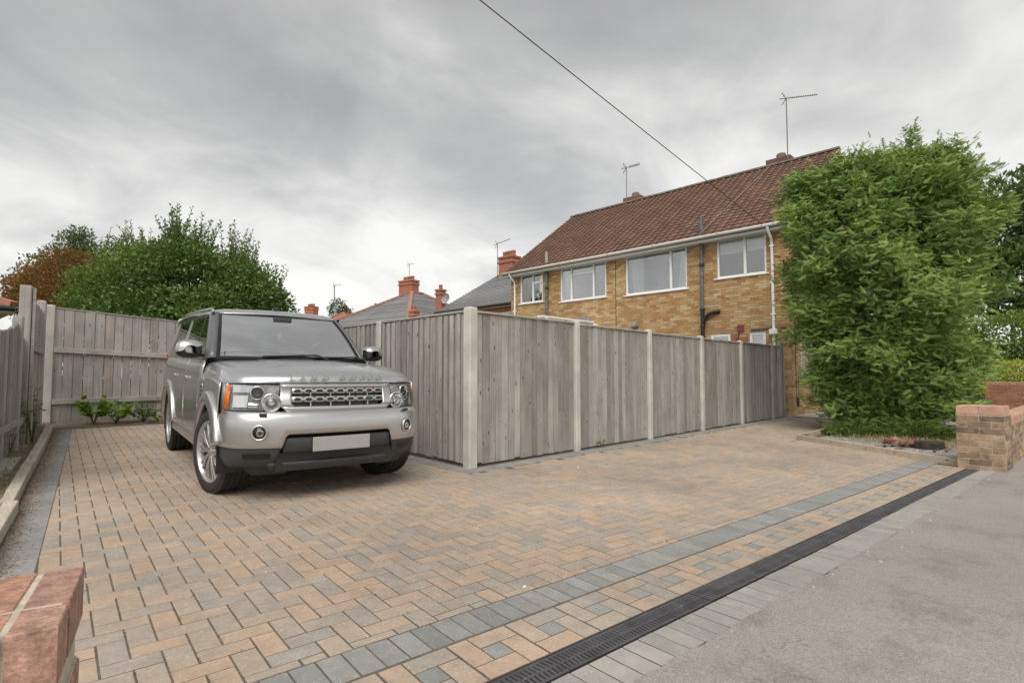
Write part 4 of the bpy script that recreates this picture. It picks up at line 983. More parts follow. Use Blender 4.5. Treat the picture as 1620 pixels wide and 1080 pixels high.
# ================================================================== houses behind
def hip_house(name, label, c, hx, hy, ze, zr, ridge, mwall, mroof, rz=0.0, over=.35, redhips=True, parts=()):
    """hipped roof on four walls; ridge = half length along local x"""
    h = empty(name, (c[0], c[1], -.2), (0, 0, rz)); tag(h, label, 'house')
    MB().box2((-hx, -hy, 0), (hx, hy, ze + .2)).build('wall', mwall, h)
    a, b_ = hx + over, hy + over; z0 = ze + .2; z1 = zr + .2
    mb = MB(); V_ = [(-a, -b_, z0), (a, -b_, z0), (a, b_, z0), (-a, b_, z0), (-ridge, 0, z1), (ridge, 0, z1)]
    # courses of slates as real steps
    for quad in (((0, 1), (4, 5)), ((1, 2), (5, 5)), ((2, 3), (5, 4)), ((3, 0), (4, 4))):
        e_ = [Vector(V_[i]) for i in quad[0]]; r_ = [Vector(V_[i]) for i in quad[1]]; n_ = 22
        for k in range(n_):
            f0, f1 = k / n_, min(1, (k + 1.05) / n_); p_ = [e_[0].lerp(r_[0], f0), e_[1].lerp(r_[1], f0), e_[1].lerp(r_[1], f1), e_[0].lerp(r_[0], f1)]
            up_ = Vector((0, 0, .035)); mb.add([p_[0] + up_, p_[1] + up_, p_[2], p_[3], p_[0], p_[1]], [(0, 1, 2, 3), (4, 5, 1, 0)])
    rf = mb.build('roof', mroof, h)
    if redhips:
        mb = MB()
        for i, j in ((0, 4), (1, 5), (2, 5), (3, 4), (4, 5)): mb.bar(Vector(V_[i]) + Vector((0, 0, .06)), Vector(V_[j]) + Vector((0, 0, .06)), .22, .12)
        mb.build('ridge_tiles', m_redtile, rf)
    mb = MB(); mb.box2((-a, -b_, z0 - .14), (a, b_, z0 - .02)); mb.build('fascia', m_offwhite, h)
    return h
def chimney(parent, loc_, w, d_, h, mat, pots=3, name='chimney'):
    mb = MB(); x, y, z = loc_
    mb.box((x, y, z + h / 2), (w / 2, d_ / 2, h / 2)); mb.box((x, y, z + h - .28), (w / 2 + .05, d_ / 2 + .05, .07)); mb.box((x, y, z + h - .05), (w / 2 + .05, d_ / 2 + .05, .06))
    c_ = mb.build(name, mat, parent, bevel=.02)
    for k in range(pots):
        yy = y + (k - (pots - 1) / 2) * (d_ * .8 / max(1, pots)) if d_ > w else y; xx = x + (k - (pots - 1) / 2) * (w * .85 / max(1, pots)) if w >= d_ else x
        MB().lathe([(.13, 0), (.11, .22), (.13, .24), (.12, .30), (.07, .30)], Matrix.Translation((xx, yy, z + h)), 10).build('chimney_pot', m_redtile, c_)
    return c_
m_redwall = piece_mat('red_brick_far', [(0, (.36, .14, .09)), (1, (.43, .18, .11))], grain=6)
# slate-roofed house next along
h2 = hip_house('slate_roof_house', 'red brick house with dark slate roof beyond the brown roof', (19.75, 19.1), 2.7, 2.3, 4.42, 6.45, .95, m_redwall, m_slate, redhips=False, rz=R(90), over=.3)
# its ridge runs across: raise a ridge block along y
chimney(h2, (.35, -.05, 5.9), .95, .62, 1.55, m_redwall, 4)
mb = MB(); mb.box2((-2.2, 2.3, 3.6), (-1.0, 2.33, 4.25)); wn_ = mb.build('window', m_white, h2); MB().box2((-2.12, 2.335, 3.67), (-1.63, 2.35, 4.18)).build('pane', m_glass, wn_); MB().box2((-1.57, 2.335, 3.67), (-1.08, 2.35, 4.18)).build('pane', m_glass, wn_)
MB().tube([(-3.0, 2.66, 4.56), (3.0, 2.66, 4.56)], .06, 8).build('gutter', m_black, h2)
h3 = hip_house('hipped_roof_house', 'grey hipped-roof house with red hip tiles and a wide brick chimney', (22.6, 31.2), 5.2, 4.6, 4.0, 6.95, .5, m_redwall, m_slate, rz=R(8))
chimney(h3, (-.1, .75, 5.9), .7, 1.3, 2.2, m_redwall, 4)
c_ = chimney(h3, (-2.05, -4.2, 4.0), .45, .45, 2.75, m_redwall, 1)
MB().lathe([(.0, .0), (.2, .03), (.3, .09), (.33, .12)], Matrix.Translation((-2.1, -4.75, 6.1)) @ Matrix.Rotation(R(-75), 4, 'Y'), 16).build('satellite_dish', m_lead, c_)
chimney(h3, (-4.4, -4.33, 3.0), .42, .42, 2.2, m_redwall, 1)
h4 = hip_house('red_roof_house', 'distant house with red tiled roof and two brick chimneys', (30.2, 54.6), 4.2, 4.2, 5.2, 8.1, .6, m_redwall, m_redtile, rz=R(20))
chimney(h4, (-3.6, 1.6, 5.5), .75, 1.2, 3.2, m_redwall, 3); chimney(h4, (1.2, -2.9, 5.5), .7, .7, 3.6, m_redwall, 1)
h5 = hip_house('garage', 'low outbuilding with dark roof and white fascia at the left edge', (-2.1, 19.6), 2.6, 2.2, 2.75, 3.75, 1.0, m_redwall, m_slate, rz=R(4))
MB().tube([(-2.95, -2.6, 2.9), (2.95, -2.6, 2.9)], .06, 8).build('gutter', m_black, h5)
aerial((19.1, 19.6, 6.0), 7.85, (.5, -.85, .3), .7, 7, 'tv aerial beside the red chimney left of the brown roof', .1)
aerial((22.2, 31.6, 7.2), 9.0, (.5, -.5, .1), .3, 3, 'thin tv aerial on the wide brick chimney', .1)
aerial((29.2, 55.6, 8.0), 11.2, (.6, -.6, .1), .7, 5, 'distant tv aerial above the red-roofed house', .35, .05)

# garden wall and shrub far right
gw = empty('low_brick_wall', (20.5, .35, -.1), (0, 0, R(-60))); tag(gw, 'low stone-coloured wall crossing the garden beyond the brick wall', 'wall')
brick_wall(gw, 5.0, .215, 8, 0, m_pierbrick, limit=150); MB().box2((-.02, -.02, .60), (5.02, .235, .66)).build('coping', m_post, gw)
gw2 = empty('red_brick_wall', (25.6, -.6, .02), (0, 0, R(70))); tag(gw2, 'red brick wall with orange coping in front of the yellow-green shrub', 'wall')
brick_wall(gw2, 2.2, .215, 11, 0, m_rbrick, limit=150); coping(gw2, 2.2, -.003, .218, .83, m_copebrick)

# ================================================================== vegetation
def unit(v): return v / np.maximum(np.linalg.norm(v, axis=-1, keepdims=True), 1e-6)
def leaves_mesh(name, P, D, S_, tint, width=.5, fold=.12):
    """pointed leaves: position, direction, length"""
    n = len(P); D = unit(D); rv = unit(rng.normal(0, 1, (n, 3))); W = unit(np.cross(D, rv)); N = np.cross(D, W)
    s_ = S_[:, None]; b0 = P; mid = P + D * s_ * .45 - N * s_ * fold; tip = P + D * s_ - N * s_ * fold * .2
    V = np.stack([b0, mid + W * s_ * width * .5 + N * s_ * fold, tip, mid - W * s_ * width * .5 + N * s_ * fold], 1)
    F_ = np.arange(4 * n).reshape(-1, 4); F_ = np.concatenate([F_[:, [0, 1, 2]], F_[:, [0, 2, 3]]])
    return npmesh(name, V.reshape(-1, 3), F_, np.repeat(tint, 4))
def blobs_points(blobs, n, shell=.45, zmin=None):
    vol = np.array([b_[3] * b_[4] * b_[5] for b_ in blobs]) ** .67; pk = rng.choice(len(blobs), n, p=vol / vol.sum())
    d_ = unit(rng.normal(0, 1, (n, 3))); rad = 1 - shell * rng.uniform(0, 1, n) ** 1.3
    B = np.array(blobs)[pk]; lump = 1 + .12 * np.sin(d_[:, 0] * 7 + pk) * np.sin(d_[:, 1] * 6 + 2 * pk) + .1 * np.sin(d_[:, 2] * 9 + pk)
    P = B[:, :3] + d_ * B[:, 3:6] * (rad * lump)[:, None]
    return P, d_, pk
def limbs(mb, base, top_h, targets, r0, seed=1):
    rnd = random.Random(seed); base = Vector(base); top = base + Vector((rnd.gauss(0, .1), rnd.gauss(0, .1), top_h))
    mb.tube([base, base.lerp(top, .35) + Vector((rnd.gauss(0, .04), rnd.gauss(0, .04), 0)), base.lerp(top, .7), top], [r0, r0 * .85, r0 * .7, r0 * .5], 9)
    for t_ in targets:
        t_ = Vector(t_); f = rnd.uniform(.45, .95); a = base.lerp(top, f); m1 = a.lerp(t_, .5) + Vector((rnd.gauss(0, .1), rnd.gauss(0, .1), rnd.uniform(.0, .2)))
        mb.tube([a, m1, t_], [r0 * .42, r0 * .28, r0 * .08], 6)
        for k in range(3):
            q = m1.lerp(t_, rnd.uniform(.2, 1)); e_ = q + Vector((rnd.gauss(0, .35), rnd.gauss(0, .35), rnd.uniform(.05, .5))); mb.tube([q, q.lerp(e_, .5) + Vector((0, 0, .04)), e_], [r0 * .14, r0 * .1, r0 * .03], 5)
def tree(name, label, base, trunk_h, blobs, n, size, mat, r0=.12, shoots=0, cat='tree', width=.5, shell=.45, group=None, seed=1, shoot_len=(.4, .9), up=.25, trunkmat=None):
    root = empty(name, base); tag(root, label, cat, group)
    mb = MB(); limbs(mb, base, trunk_h, [b_[:3] for b_ in blobs], r0, seed)
    P, d_, pk = blobs_points(blobs, n, shell); D = d_ + rng.normal(0, .6, (n, 3)) + np.array([0, 0, up]); S_ = rng.uniform(size[0], size[1], n)
    clump = rng.uniform(0, 1, len(blobs)); tint = np.clip(.55 * rng.uniform(0, 1, n) + .45 * clump[pk], 0, 1)
    LP, LD_, LS, LT = [P], [D], [S_], [tint]
    rnd = random.Random(seed + 5)
    tops = sorted(range(n), key=lambda i: -(d_[i][2]))[:max(shoots * 6, 1)]
    for k in range(shoots):
        i = rnd.choice(tops); q = Vector(P[i]); l = rnd.uniform(*shoot_len); e_ = q + Vector((rnd.gauss(0, .12) + d_[i][0] * .25, rnd.gauss(0, .12) + d_[i][1] * .25, l)); q = q - (e_ - q) * .4
        mb.tube([q, q.lerp(e_, .5) + Vector((rnd.gauss(0, .02), rnd.gauss(0, .02), 0)), e_], [.012, .008, .004], 4)
        m_ = int(l / .035) + 6; f = np.linspace(.15, 1.02, m_)[:, None]; PP = np.array(q)[None] * (1 - f) + np.array(e_)[None] * f
        ang = np.arange(m_) * 2.4 + rnd.uniform(0, 6); DD = np.stack([np.cos(ang), np.sin(ang), np.full(m_, .75)], 1)
        LP.append(PP); LD_.append(DD); LS.append(rng.uniform(size[0], size[1] * 1.1, m_) * (1.1 - .4 * f[:, 0])); LT.append(np.clip(rng.uniform(.45, 1, m_), 0, 1))
    off = np.array(base)
    me = leaves_mesh('crown', np.concatenate(LP) - off, np.concatenate(LD_), np.concatenate(LS), np.concatenate(LT), width)
    link('crown', me, mat, root)
    mb.build('trunk', trunkmat or m_bark, root, Matrix.Translation(-Vector(base))); return root
m_apple = leaf_mat('apple_leaves', [(0, (.035, .075, .022)), (.4, (.08, .155, .038)), (.75, (.15, .25, .06)), (1, (.24, .35, .11))], rough=.42, trans=.25, spec=.4)
m_maple = leaf_mat('bronze_leaves', [(0, (.15, .06, .025)), (.45, (.28, .12, .045)), (.8, (.36, .19, .07)), (1, (.32, .24, .09))], trans=.3)
m_birch = leaf_mat('birch_leaves', [(0, (.06, .09, .035)), (.5, (.11, .15, .055)), (1, (.17, .21, .09))], trans=.3)
m_dark = leaf_mat('dark_leaves', [(0, (.018, .034, .014)), (.5, (.038, .064, .022)), (1, (.075, .11, .035))], trans=.25)
m_dark2 = leaf_mat('broadleaf_leaves', [(0, (.04, .08, .025)), (.5, (.09, .15, .045)), (1, (.17, .24, .075))], trans=.25)
m_mid = leaf_mat('mid_green_leaves', [(0, (.09, .15, .035)), (.5, (.17, .25, .055)), (1, (.28, .36, .10))], trans=.3)
m_gold = leaf_mat('golden_leaves', [(0, (.26, .32, .04)), (.5, (.44, .48, .08)), (1, (.6, .6, .14))], trans=.3)
m_light = leaf_mat('light_green_leaves', [(0, (.07, .12, .025)), (.4, (.12, .20, .04)), (.75, (.18, .27, .06)), (1, (.25, .33, .10))], rough=.45, trans=.3)
AB = [(3.9, 14.5, 3.35, 1.25, 1.1, .95), (4.85, 13.65, 3.0, .95, .95, .85), (5.3, 13.2, 2.65, .55, .55, .6), (4.3, 14.0, 2.55, 1.5, 1.3, .7), (3.2, 14.9, 2.5, 1.2, 1.2, .7), (3.6, 14.2, 3.75, .8, .8, .55), (4.7, 13.9, 3.5, .7, .7, .5)]
tree('apple_tree', 'dense green fruit tree with upright shoots behind the back fence', (3.9, 14.6, .2), 2.0, AB, 31000, (.065, .12), m_apple, .14, shoots=190, seed=3, shoot_len=(.3, .85), width=.55, shell=.6)
MP = [(1.75, 19.6, 3.5, .8, .8, .75), (2.35, 18.9, 3.3, .85, .85, .8), (2.2, 19.2, 4.15, .55, .55, .5), (2.95, 18.3, 2.95, .7, .7, .6), (1.45, 19.9, 3.2, .55, .55, .6), (2.6, 18.9, 3.9, .5, .5, .45)]
tree('elder_tree', 'light green leafy tree between the bronze tree and the fruit tree', (2.8, 15.9, .1), 1.8, [(2.85, 15.6, 3.3, .95, .85, .85), (2.35, 16.1, 2.9, .75, .7, .8), (3.2, 15.2, 3.75, .7, .65, .5), (2.6, 15.8, 2.2, .9, .8, .7)], 15000, (.06, .11), m_light, .1, shoots=50, seed=17, shoot_len=(.2, .5), shell=.7)
tree('added_hedge', 'dark hedge added behind the back fence to darken its gaps', (2.6, 13.3, .2), .6, [(1.5, 13.3, 1.0, .8, .5, .9), (2.5, 13.4, 1.0, .9, .5, .9), (3.6, 13.4, 1.0, .9, .5, .9)], 9000, (.05, .09), m_dark, .06, cat='hedge', seed=44)  # hedge added behind the fence so that its gaps read dark
tree('bronze_maple', 'rusty bronze-leaved tree left of the green fruit tree', (2.3, 19.3, 0), 2.6, MP, 19000, (.06, .10), m_maple, .1, seed=8, shoots=14, shoot_len=(.2, .45))
BP = [(2.9, 24.2, 5.2, .9, .9, .9), (2.3, 24.8, 4.6, .9, .9, .8), (3.6, 23.4, 5.0, .8, .8, .8), (4.2, 22.9, 5.4, .7, .7, .75), (1.8, 25.2, 4.2, .7, .7, .7), (3.2, 24, 4.3, 1.2, 1.1, .9), (4.6, 22.4, 4.9, .7, .7, .7), (3.0, 24, 5.9, .5, .5, .45)]
tree('birch_tree', 'airy olive-green tree rising behind the bronze tree', (3.1, 24.0, 0), 4.2, BP, 15000, (.08, .13), m_birch, .14, seed=12, shell=.8, shoots=30, shoot_len=(.3, .8))
tree('small_tree', 'small round far-off tree between two red chimneys', (34.6, 64.8, 0), 8, [(34.6, 64.8, 9.6, 1.3, 1.3, 1.5), (35.3, 64.2, 8.8, 1.2, 1.2, 1.3)], 2600, (.16, .28), m_dark, .2, seed=21)
RB = [(38.5, 1.5, 8.8, 2.5, 2.5, 2.6), (37.5, -1.5, 9.2, 2.8, 2.8, 2.8), (38, 3.4, 6.6, 2.2, 2.2, 2.6), (37, 0.2, 5.8, 2.6, 2.6, 2.2), (38, -3.5, 7, 3, 3, 3.2), (39, 5.2, 8.2, 2, 2, 2.2)]
tree('broadleaf_tree', 'tall dark broadleaf tree at the right edge behind the conifer', (38.3, .4, 0), 6.5, RB, 30000, (.2, .38), m_dark2, .4, seed=31)
LB_ = [(33.5, 2.6, 1.6, 2.2, 1.6, 1.9), (34.5, .0, 1.5, 2.2, 1.8, 1.8), (34.2, -2.4, 1.7, 2.2, 2.0, 2.0), (34, 1.0, 3.0, 1.6, 2.4, 1.2)]
tree('laurel_hedge', 'mid-green hedge below the dark tree at the right edge', (34, .2, 0), 1.2, LB_, 24000, (.12, .2), m_mid, .12, cat='hedge', seed=33)
tree('golden_shrub', 'clipped yellow-green dome shrub beyond the brick wall', (27.6, .95, 0), .5, [(27.6, .95, .95, .9, .9, .72)], 6500, (.05, .085), m_gold, .05, cat='shrub', seed=36, shell=.15)

# conifer: feathery fronds on drooping branches
m_conifer = leaf_mat('conifer_fronds', [(0, (.075, .15, .055)), (.3, (.16, .27, .075)), (.65, (.29, .40, .11)), (1, (.44, .52, .17))], rough=.6, trans=.2, spec=.2)
tri = []
for i in range(5):
    x0 = .05 + i * .17; l = .40 * (1 - .09 * i)
    for s_ in (-1, 1): tri += [(x0, 0, 0), (x0 + .15, 0, .01), (x0 + l * .80, s_ * l * .66, -.06 - .04 * random.random())]
tri += [(.80, -.05, 0), (.80, .05, 0), (1.08, 0, -.07)]; tri += [(0, -.025, 0), (0, .025, 0), (.9, 0, 0)]
tri = np.array(tri)
def fronds(name, P, D, S_, tint, up=None):
    n = len(P); D = unit(D); upv = (np.tile(np.array([0, 0, .65]), (n, 1)) + (up * .95 if up is not None else 0)) + rng.normal(0, .42, (n, 3)); W = unit(np.cross(upv, D)); N = np.cross(D, W)
    T = tri[None] * (S_[:, None, None]); V = P[:, None] + T[..., :1] * D[:, None] + T[..., 1:2] * W[:, None] + T[..., 2:] * N[:, None]
    return npmesh(name, V.reshape(-1, 3), np.arange(n * len(tri)).reshape(-1, 3), np.repeat(tint, len(tri)))
CX_, CY_ = 12.60, 2.26
def crown_r(z, th):
    base = np.interp(z, [.15, .4, .9, 1.6, 2.3, 2.8, 3.6, 4.4, 5.0, 5.4, 5.75, 6.1], [.95, 1.05, 1.15, 1.28, 1.48, 1.54, 1.52, 1.38, 1.12, .82, .45, .2]) - .25 * np.clip(1.5 - z, 0, 1) * np.clip(np.cos(th - 2.4), 0, 1)
    return base * (1 + .10 * np.sin(3 * th + z * 1.5) + .08 * np.sin(5 * th - z * 2.4 + 1) + .05 * np.sin(9 * th + z * 4))
n = 1650
zc = .25 + 4.95 * rng.uniform(0, 1, n) ** .92; th = rng.uniform(0, 2 * PI, n); rr = crown_r(zc, th); inset = rng.uniform(0, 1, n) ** 2 * .45
lobe_t = rng.uniform(0, 2 * PI, 150); lobe_z = rng.uniform(.3, 5.6, 150)      # boughs: the surface swells round each one
dd = np.min(np.hypot((np.angle(np.exp(1j * (th[:, None] - lobe_t[None])))) * 1.9, (zc[:, None] - lobe_z[None]) * 1.35), axis=1)
inset += .40 - .70 * np.exp(-(dd / .31) ** 2)
lobe_id = np.argmin(np.hypot((np.angle(np.exp(1j * (th[:, None] - lobe_t[None])))) * 1.9, (zc[:, None] - lobe_z[None]) * 1.35), axis=1)
nt_ = 170; zt_ = rng.uniform(4.5, 5.05, nt_); rt_ = np.sqrt(rng.uniform(0, 1, nt_)) * crown_r(zt_, 0); tt_ = rng.uniform(0, 2 * PI, nt_)
Pc = np.concatenate([np.stack([CX_ + (rr - inset) * np.cos(th), CY_ + (rr - inset) * np.sin(th), zc], 1), np.stack([CX_ + rt_ * np.cos(tt_), CY_ + rt_ * np.sin(tt_), zt_], 1)])
Oc = np.concatenate([np.stack([np.cos(th), np.sin(th), .15 + .5 * np.clip((zc - 3.8) / 2, 0, 1)], 1), np.stack([.5 * np.cos(tt_), .5 * np.sin(tt_), np.full(nt_, .9)], 1)])
# leaders on top
lead = [(.45, -.55, 4.5, 5.95), (.55, -.4, 4.4, 5.6), (.35, -.75, 4.4, 5.45), (.2, .15, 4.5, 5.5), (.0, .3, 4.5, 5.3), (-.15, .62, 4.4, 5.55), (.2, -.25, 4.5, 5.45), (.7, -.95, 4.0, 5.1), (-.5, .9, 4.1, 5.15), (-.35, 1.05, 3.9, 4.95)]
for lx, ly, za, zb_ in lead:
    m_ = 16; f = np.linspace(0, 1, m_); Pc = np.concatenate([Pc, np.stack([CX_ + lx + rng.normal(0, .05, m_) * (1 - f), CY_ + ly + rng.normal(0, .05, m_) * (1 - f), za + (zb_ - za) * f], 1)]); aa = rng.uniform(0, 6.28, m_)
    Oc = np.concatenate([Oc, np.stack([np.cos(aa) * .6, np.sin(aa) * .6, np.full(m_, .8)], 1)])
nc = len(Pc); per = 52; ci = np.repeat(np.arange(nc), per); N_ = len(ci)
Pf = Pc[ci] + rng.normal(0, 1, (N_, 3)) * np.array([.13, .13, .085]); sc_ = np.where(ci >= n + nt_, .55, 1.0)
Pf = Pc[ci] + (Pf - Pc[ci]) * sc_[:, None]
Df = unit(Oc[ci]) * .5 + rng.normal(0, 1, (N_, 3)) * np.array([.62, .62, .34]) + np.array([0, 0, -.06]); Sf = rng.uniform(.075, .19, N_) * np.where(ci >= n + nt_, .8, 1)
ct = np.concatenate([.7 * rng.uniform(0, 1, 150)[lobe_id] + .3 * rng.uniform(0, 1, n), rng.uniform(.2, .9, nc - n)]); tint = np.clip(.62 * ct[ci] + .38 * rng.uniform(0, 1, N_), 0, 1)
cf = empty('conifer', (CX_, CY_, .05)); tag(cf, 'big bushy cypress conifer in front of the house side', 'tree')
link('crown', fronds('crown', Pf - np.array([CX_, CY_, .05]), Df, Sf, tint, unit(Oc[ci])), m_conifer, cf)
mb = MB(); mb.tube([(0, 0, -.1), (.05, 0, 1.5), (.1, -.1, 3.4), (.3, -.3, 5.2)], [.2, .17, .12, .04], 9)
for k in range(60):
    z_ = random.uniform(.25, 5.0); a = random.uniform(0, 6.28); r_ = float(crown_r(z_ + .2, a)) * .88; mb.tube([(.05, 0, z_), (math.cos(a) * r_ * .5, math.sin(a) * r_ * .5, z_ + .12), (math.cos(a) * r_, math.sin(a) * r_, z_ + .05)], [.04, .028, .008], 5)
mb.build('trunk', m_bark, cf)
# low spreading juniper at its foot
m_jun = leaf_mat('juniper_fronds', [(0, (.06, .11, .025)), (.5, (.12, .185, .035)), (1, (.19, .25, .06))], rough=.6, trans=.2, spec=.2)
def low_shrub(name, label, c, rx, ry, h, nn, mat, size):
    a = rng.uniform(0, 6.28, nn); q = np.sqrt(rng.uniform(0, 1, nn)); P = np.stack([rx * q * np.cos(a), ry * q * np.sin(a), h * rng.uniform(.1, 1, nn) * (1.1 - q * .6)], 1)
    D = np.stack([np.cos(a), np.sin(a), rng.uniform(-.1, .7, nn)], 1) + rng.normal(0, .35, (nn, 3)); r_ = empty(name, c); tag(r_, label, 'shrub'); link('crown', fronds('crown', P, D, rng.uniform(size[0], size[1], nn), rng.uniform(0, 1, nn)), mat, r_)
    mb = MB()
    for k in range(7): aa = random.uniform(0, 6.28); mb.tube([(0, 0, -.02), (rx * .35 * math.cos(aa), ry * .35 * math.sin(aa), h * .4), (rx * .8 * math.cos(aa), ry * .8 * math.sin(aa), h * .5)], [.015, .012, .005], 5)
    mb.build('stem', m_bark, r_)
low_shrub('juniper', 'low bright green juniper at the conifer foot nearest the house path', (11.45, 2.5, .06), .5, .42, .26, 900, m_jun, (.07, .14))
low_shrub('juniper', 'low green juniper behind the tree stump', (11.45, 1.62, .06), .42, .55, .36, 900, m_jun, (.07, .15))
m_dry = leaf_mat('dry_grass', [(0, (.30, .20, .10)), (.5, (.42, .31, .15)), (1, (.30, .30, .12))], trans=.2)
def grass_patch(name, label, pts, h, mat, cat='grass'):
    n = len(pts); P = np.array(pts); D = rng.normal(0, .45, (n, 3)); D[:, 2] = 1; me = leaves_mesh(name, P, D, rng.uniform(h[0], h[1], n), rng.uniform(0, 1, n), .09, .02); tag(link(name, me, mat), label, cat, kind='stuff')
pts = [(10.6 + random.gauss(0, .6), 1.5 + random.gauss(0, .55), .06) for i in range(1600)]; pts = [p_ for p_ in pts if p_[0] > 10.15 and p_[1] > .7]
grass_patch('dry_grass', 'dry straw-coloured grass under the conifer', pts, (.05, .14), m_dry)
pts = [(random.uniform(12, 26), random.uniform(-.6, .25) + .3, .0) for i in range(3000)]
grass_patch('lawn_grass', 'short yellowish grass beyond the low wall', [(a, b_, .0) for a, b_, _ in pts if b_ > .36], (.04, .1), m_mid)

# weeds along the fences
m_weed = leaf_mat('weed_leaves', [(0, (.10, .17, .03)), (.5, (.19, .30, .05)), (1, (.30, .42, .09))], rough=.5, trans=.35)
m_weed2 = leaf_mat('dull_weed_leaves', [(0, (.06, .09, .04)), (.6, (.12, .15, .06)), (1, (.22, .20, .12))], trans=.25)
def weed(label, c, h, r_, nl, size, mat, width=.75, name='weed', group=None):
    z = gz(*c) + .035; root = empty(name, (c[0], c[1], z)); tag(root, label, 'plant', group); mb = MB(); P, D, S_ = [], [], []
    for k in range(max(4, nl // 9)):
        a = random.uniform(0, 6.28); l = random.uniform(.55, 1) * h; e_ = Vector((math.cos(a) * r_ * random.uniform(.3, 1), math.sin(a) * r_ * random.uniform(.3, 1), l)); mb.tube([(0, 0, -.02), e_ * .5 + Vector((0, 0, .1 * l)), e_], [.005, .004, .002], 4)
        for j in range(9):
            f = random.uniform(.3, 1.02); P.append(tuple(e_ * f + Vector((random.gauss(0, .015), random.gauss(0, .015), .05 * h)))); D.append((math.cos(a) + random.gauss(0, .7), math.sin(a) + random.gauss(0, .7), random.uniform(-.35, .35))); S_.append(random.uniform(*size))
    link('leaves', leaves_mesh('leaves', np.array(P), np.array(D), np.array(S_), rng.uniform(0, 1, len(P)), width, .06), mat, root); mb.build('stem', m_weed, root)
weed('broad-leaved bright green weed at the foot of the back fence', (1.72, 11.42), .45, .28, 110, (.09, .15), m_weed)
weed('low bright green weed beside the broad-leaved one at the back fence', (2.02, 11.38), .36, .26, 100, (.08, .13), m_weed)
weed('dull olive weed between the back fence weeds and the car', (2.42, 11.42), .28, .32, 170, (.05, .09), m_weed2)
weed('bright green weed half hidden behind the rear wheel', (2.95, 11.5), .45, .2, 90, (.08, .13), m_weed)
weed('small green weed under the right-hand part of the back fence', (2.62, 11.3), .14, .2, 40, (.04, .07), m_weed)
weed('wiry grey-green weed climbing the tall left post', (.76, 9.1), .75, .16, 70, (.03, .06), m_weed2, .5)
weed('grey-green weed beside the concrete slab on the left verge', (.50, 8.3), .35, .2, 70, (.03, .06), m_weed2, .5)
weed('low leafy weed on the left verge nearest the camera', (.20, 6.35), .18, .16, 60, (.03, .06), m_weed2, .6)
weed('tiny weed growing at the foot of the right-hand fence', (6.02 + .6, YF - .09), .08, .06, 20, (.02, .04), m_weed)
weed('small weed at the near corner of the gravel bed', (10.1, 2.86), .07, .09, 30, (.02, .04), m_weed)
pts = []
for i in range(900):
    s_ = random.uniform(-.5, 6.8); x, y = kline(s_, random.uniform(-.5, -.06)); pts.append((x, y, gz(x, y) + .045))
grass_patch('verge_grass', 'thin dry grass on the left verge', pts, (.03, .11), m_dry)

# ================================================================== the parked car
CS = .95; cx0, cy0 = 2.49, 5.21; CYAW = R(-97.55)
car = empty('parked_car', (cx0, cy0, gz(cx0, cy0)), (0, 0, 0)); car.rotation_euler = (Matrix.Rotation(CYAW, 4, 'Z') @ Matrix.Rotation(.034, 4, 'Y')).to_euler(); car.scale = (CS, CS, CS)
tag(car, 'silver-grey boxy off-road car parked on the driveway by the fence', 'car')
m, t, b = newmat('silver_paint'); nz = noise(t, opos(t), 900, 2); setc(t, b, ramp(t, nz, [(.3, (.50, .50, .50)), (.7, (.64, .64, .64))]))
b.inputs['Metallic'].default_value = .88; b.inputs['Roughness'].default_value = .33; b.inputs['Coat Weight'].default_value = .6; b.inputs['Coat Roughness'].default_value = .06; m_paint = m
m_chrome = plain('bright_trim', (.72, .72, .72), .18, metal=.9, var=.04)
m_alloy = plain('alloy_wheel', (.55, .54, .52), .32, metal=.75, var=.1, scale=15)
m_tyre = plain('tyre_rubber', (.028, .027, .026), .85, var=.3, scale=25, bmp=.002)
m_trim = plain('dark_grey_trim', (.050, .051, .054), .6, var=.15, scale=20)
m_blackg = plain('black_gloss', (.012, .012, .013), .18, var=.05)
m_carglass = glass_mat('car_glass', (.74, .80, .78), .60); m_sideglass = glass_mat('side_glass', (.16, .18, .18), .10)
m_lens = glass_mat('lamp_lens', (.93, .93, .93), .05)
m_facet = plain('faceted_reflector', (.50, .50, .50), .28, metal=.85, var=.5, scale=45, bmp=.02)
m_amber = plain('amber_lens', (.75, .16, .015), .25, var=.1, scale=40, coat=.5)
m_refl = plain('lamp_reflector', (.82, .82, .82), .12, metal=1.0, var=.05)
m_int = plain('cabin_trim', (.055, .055, .055), .8); m_seat = plain('seat_cloth', (.2, .19, .18), .85)
m_plate = plain('number_plate_pale', (.36, .36, .355), .4, var=.06, scale=8); m_green = plain('badge_green', (.02, .09, .05), .3, coat=.5)

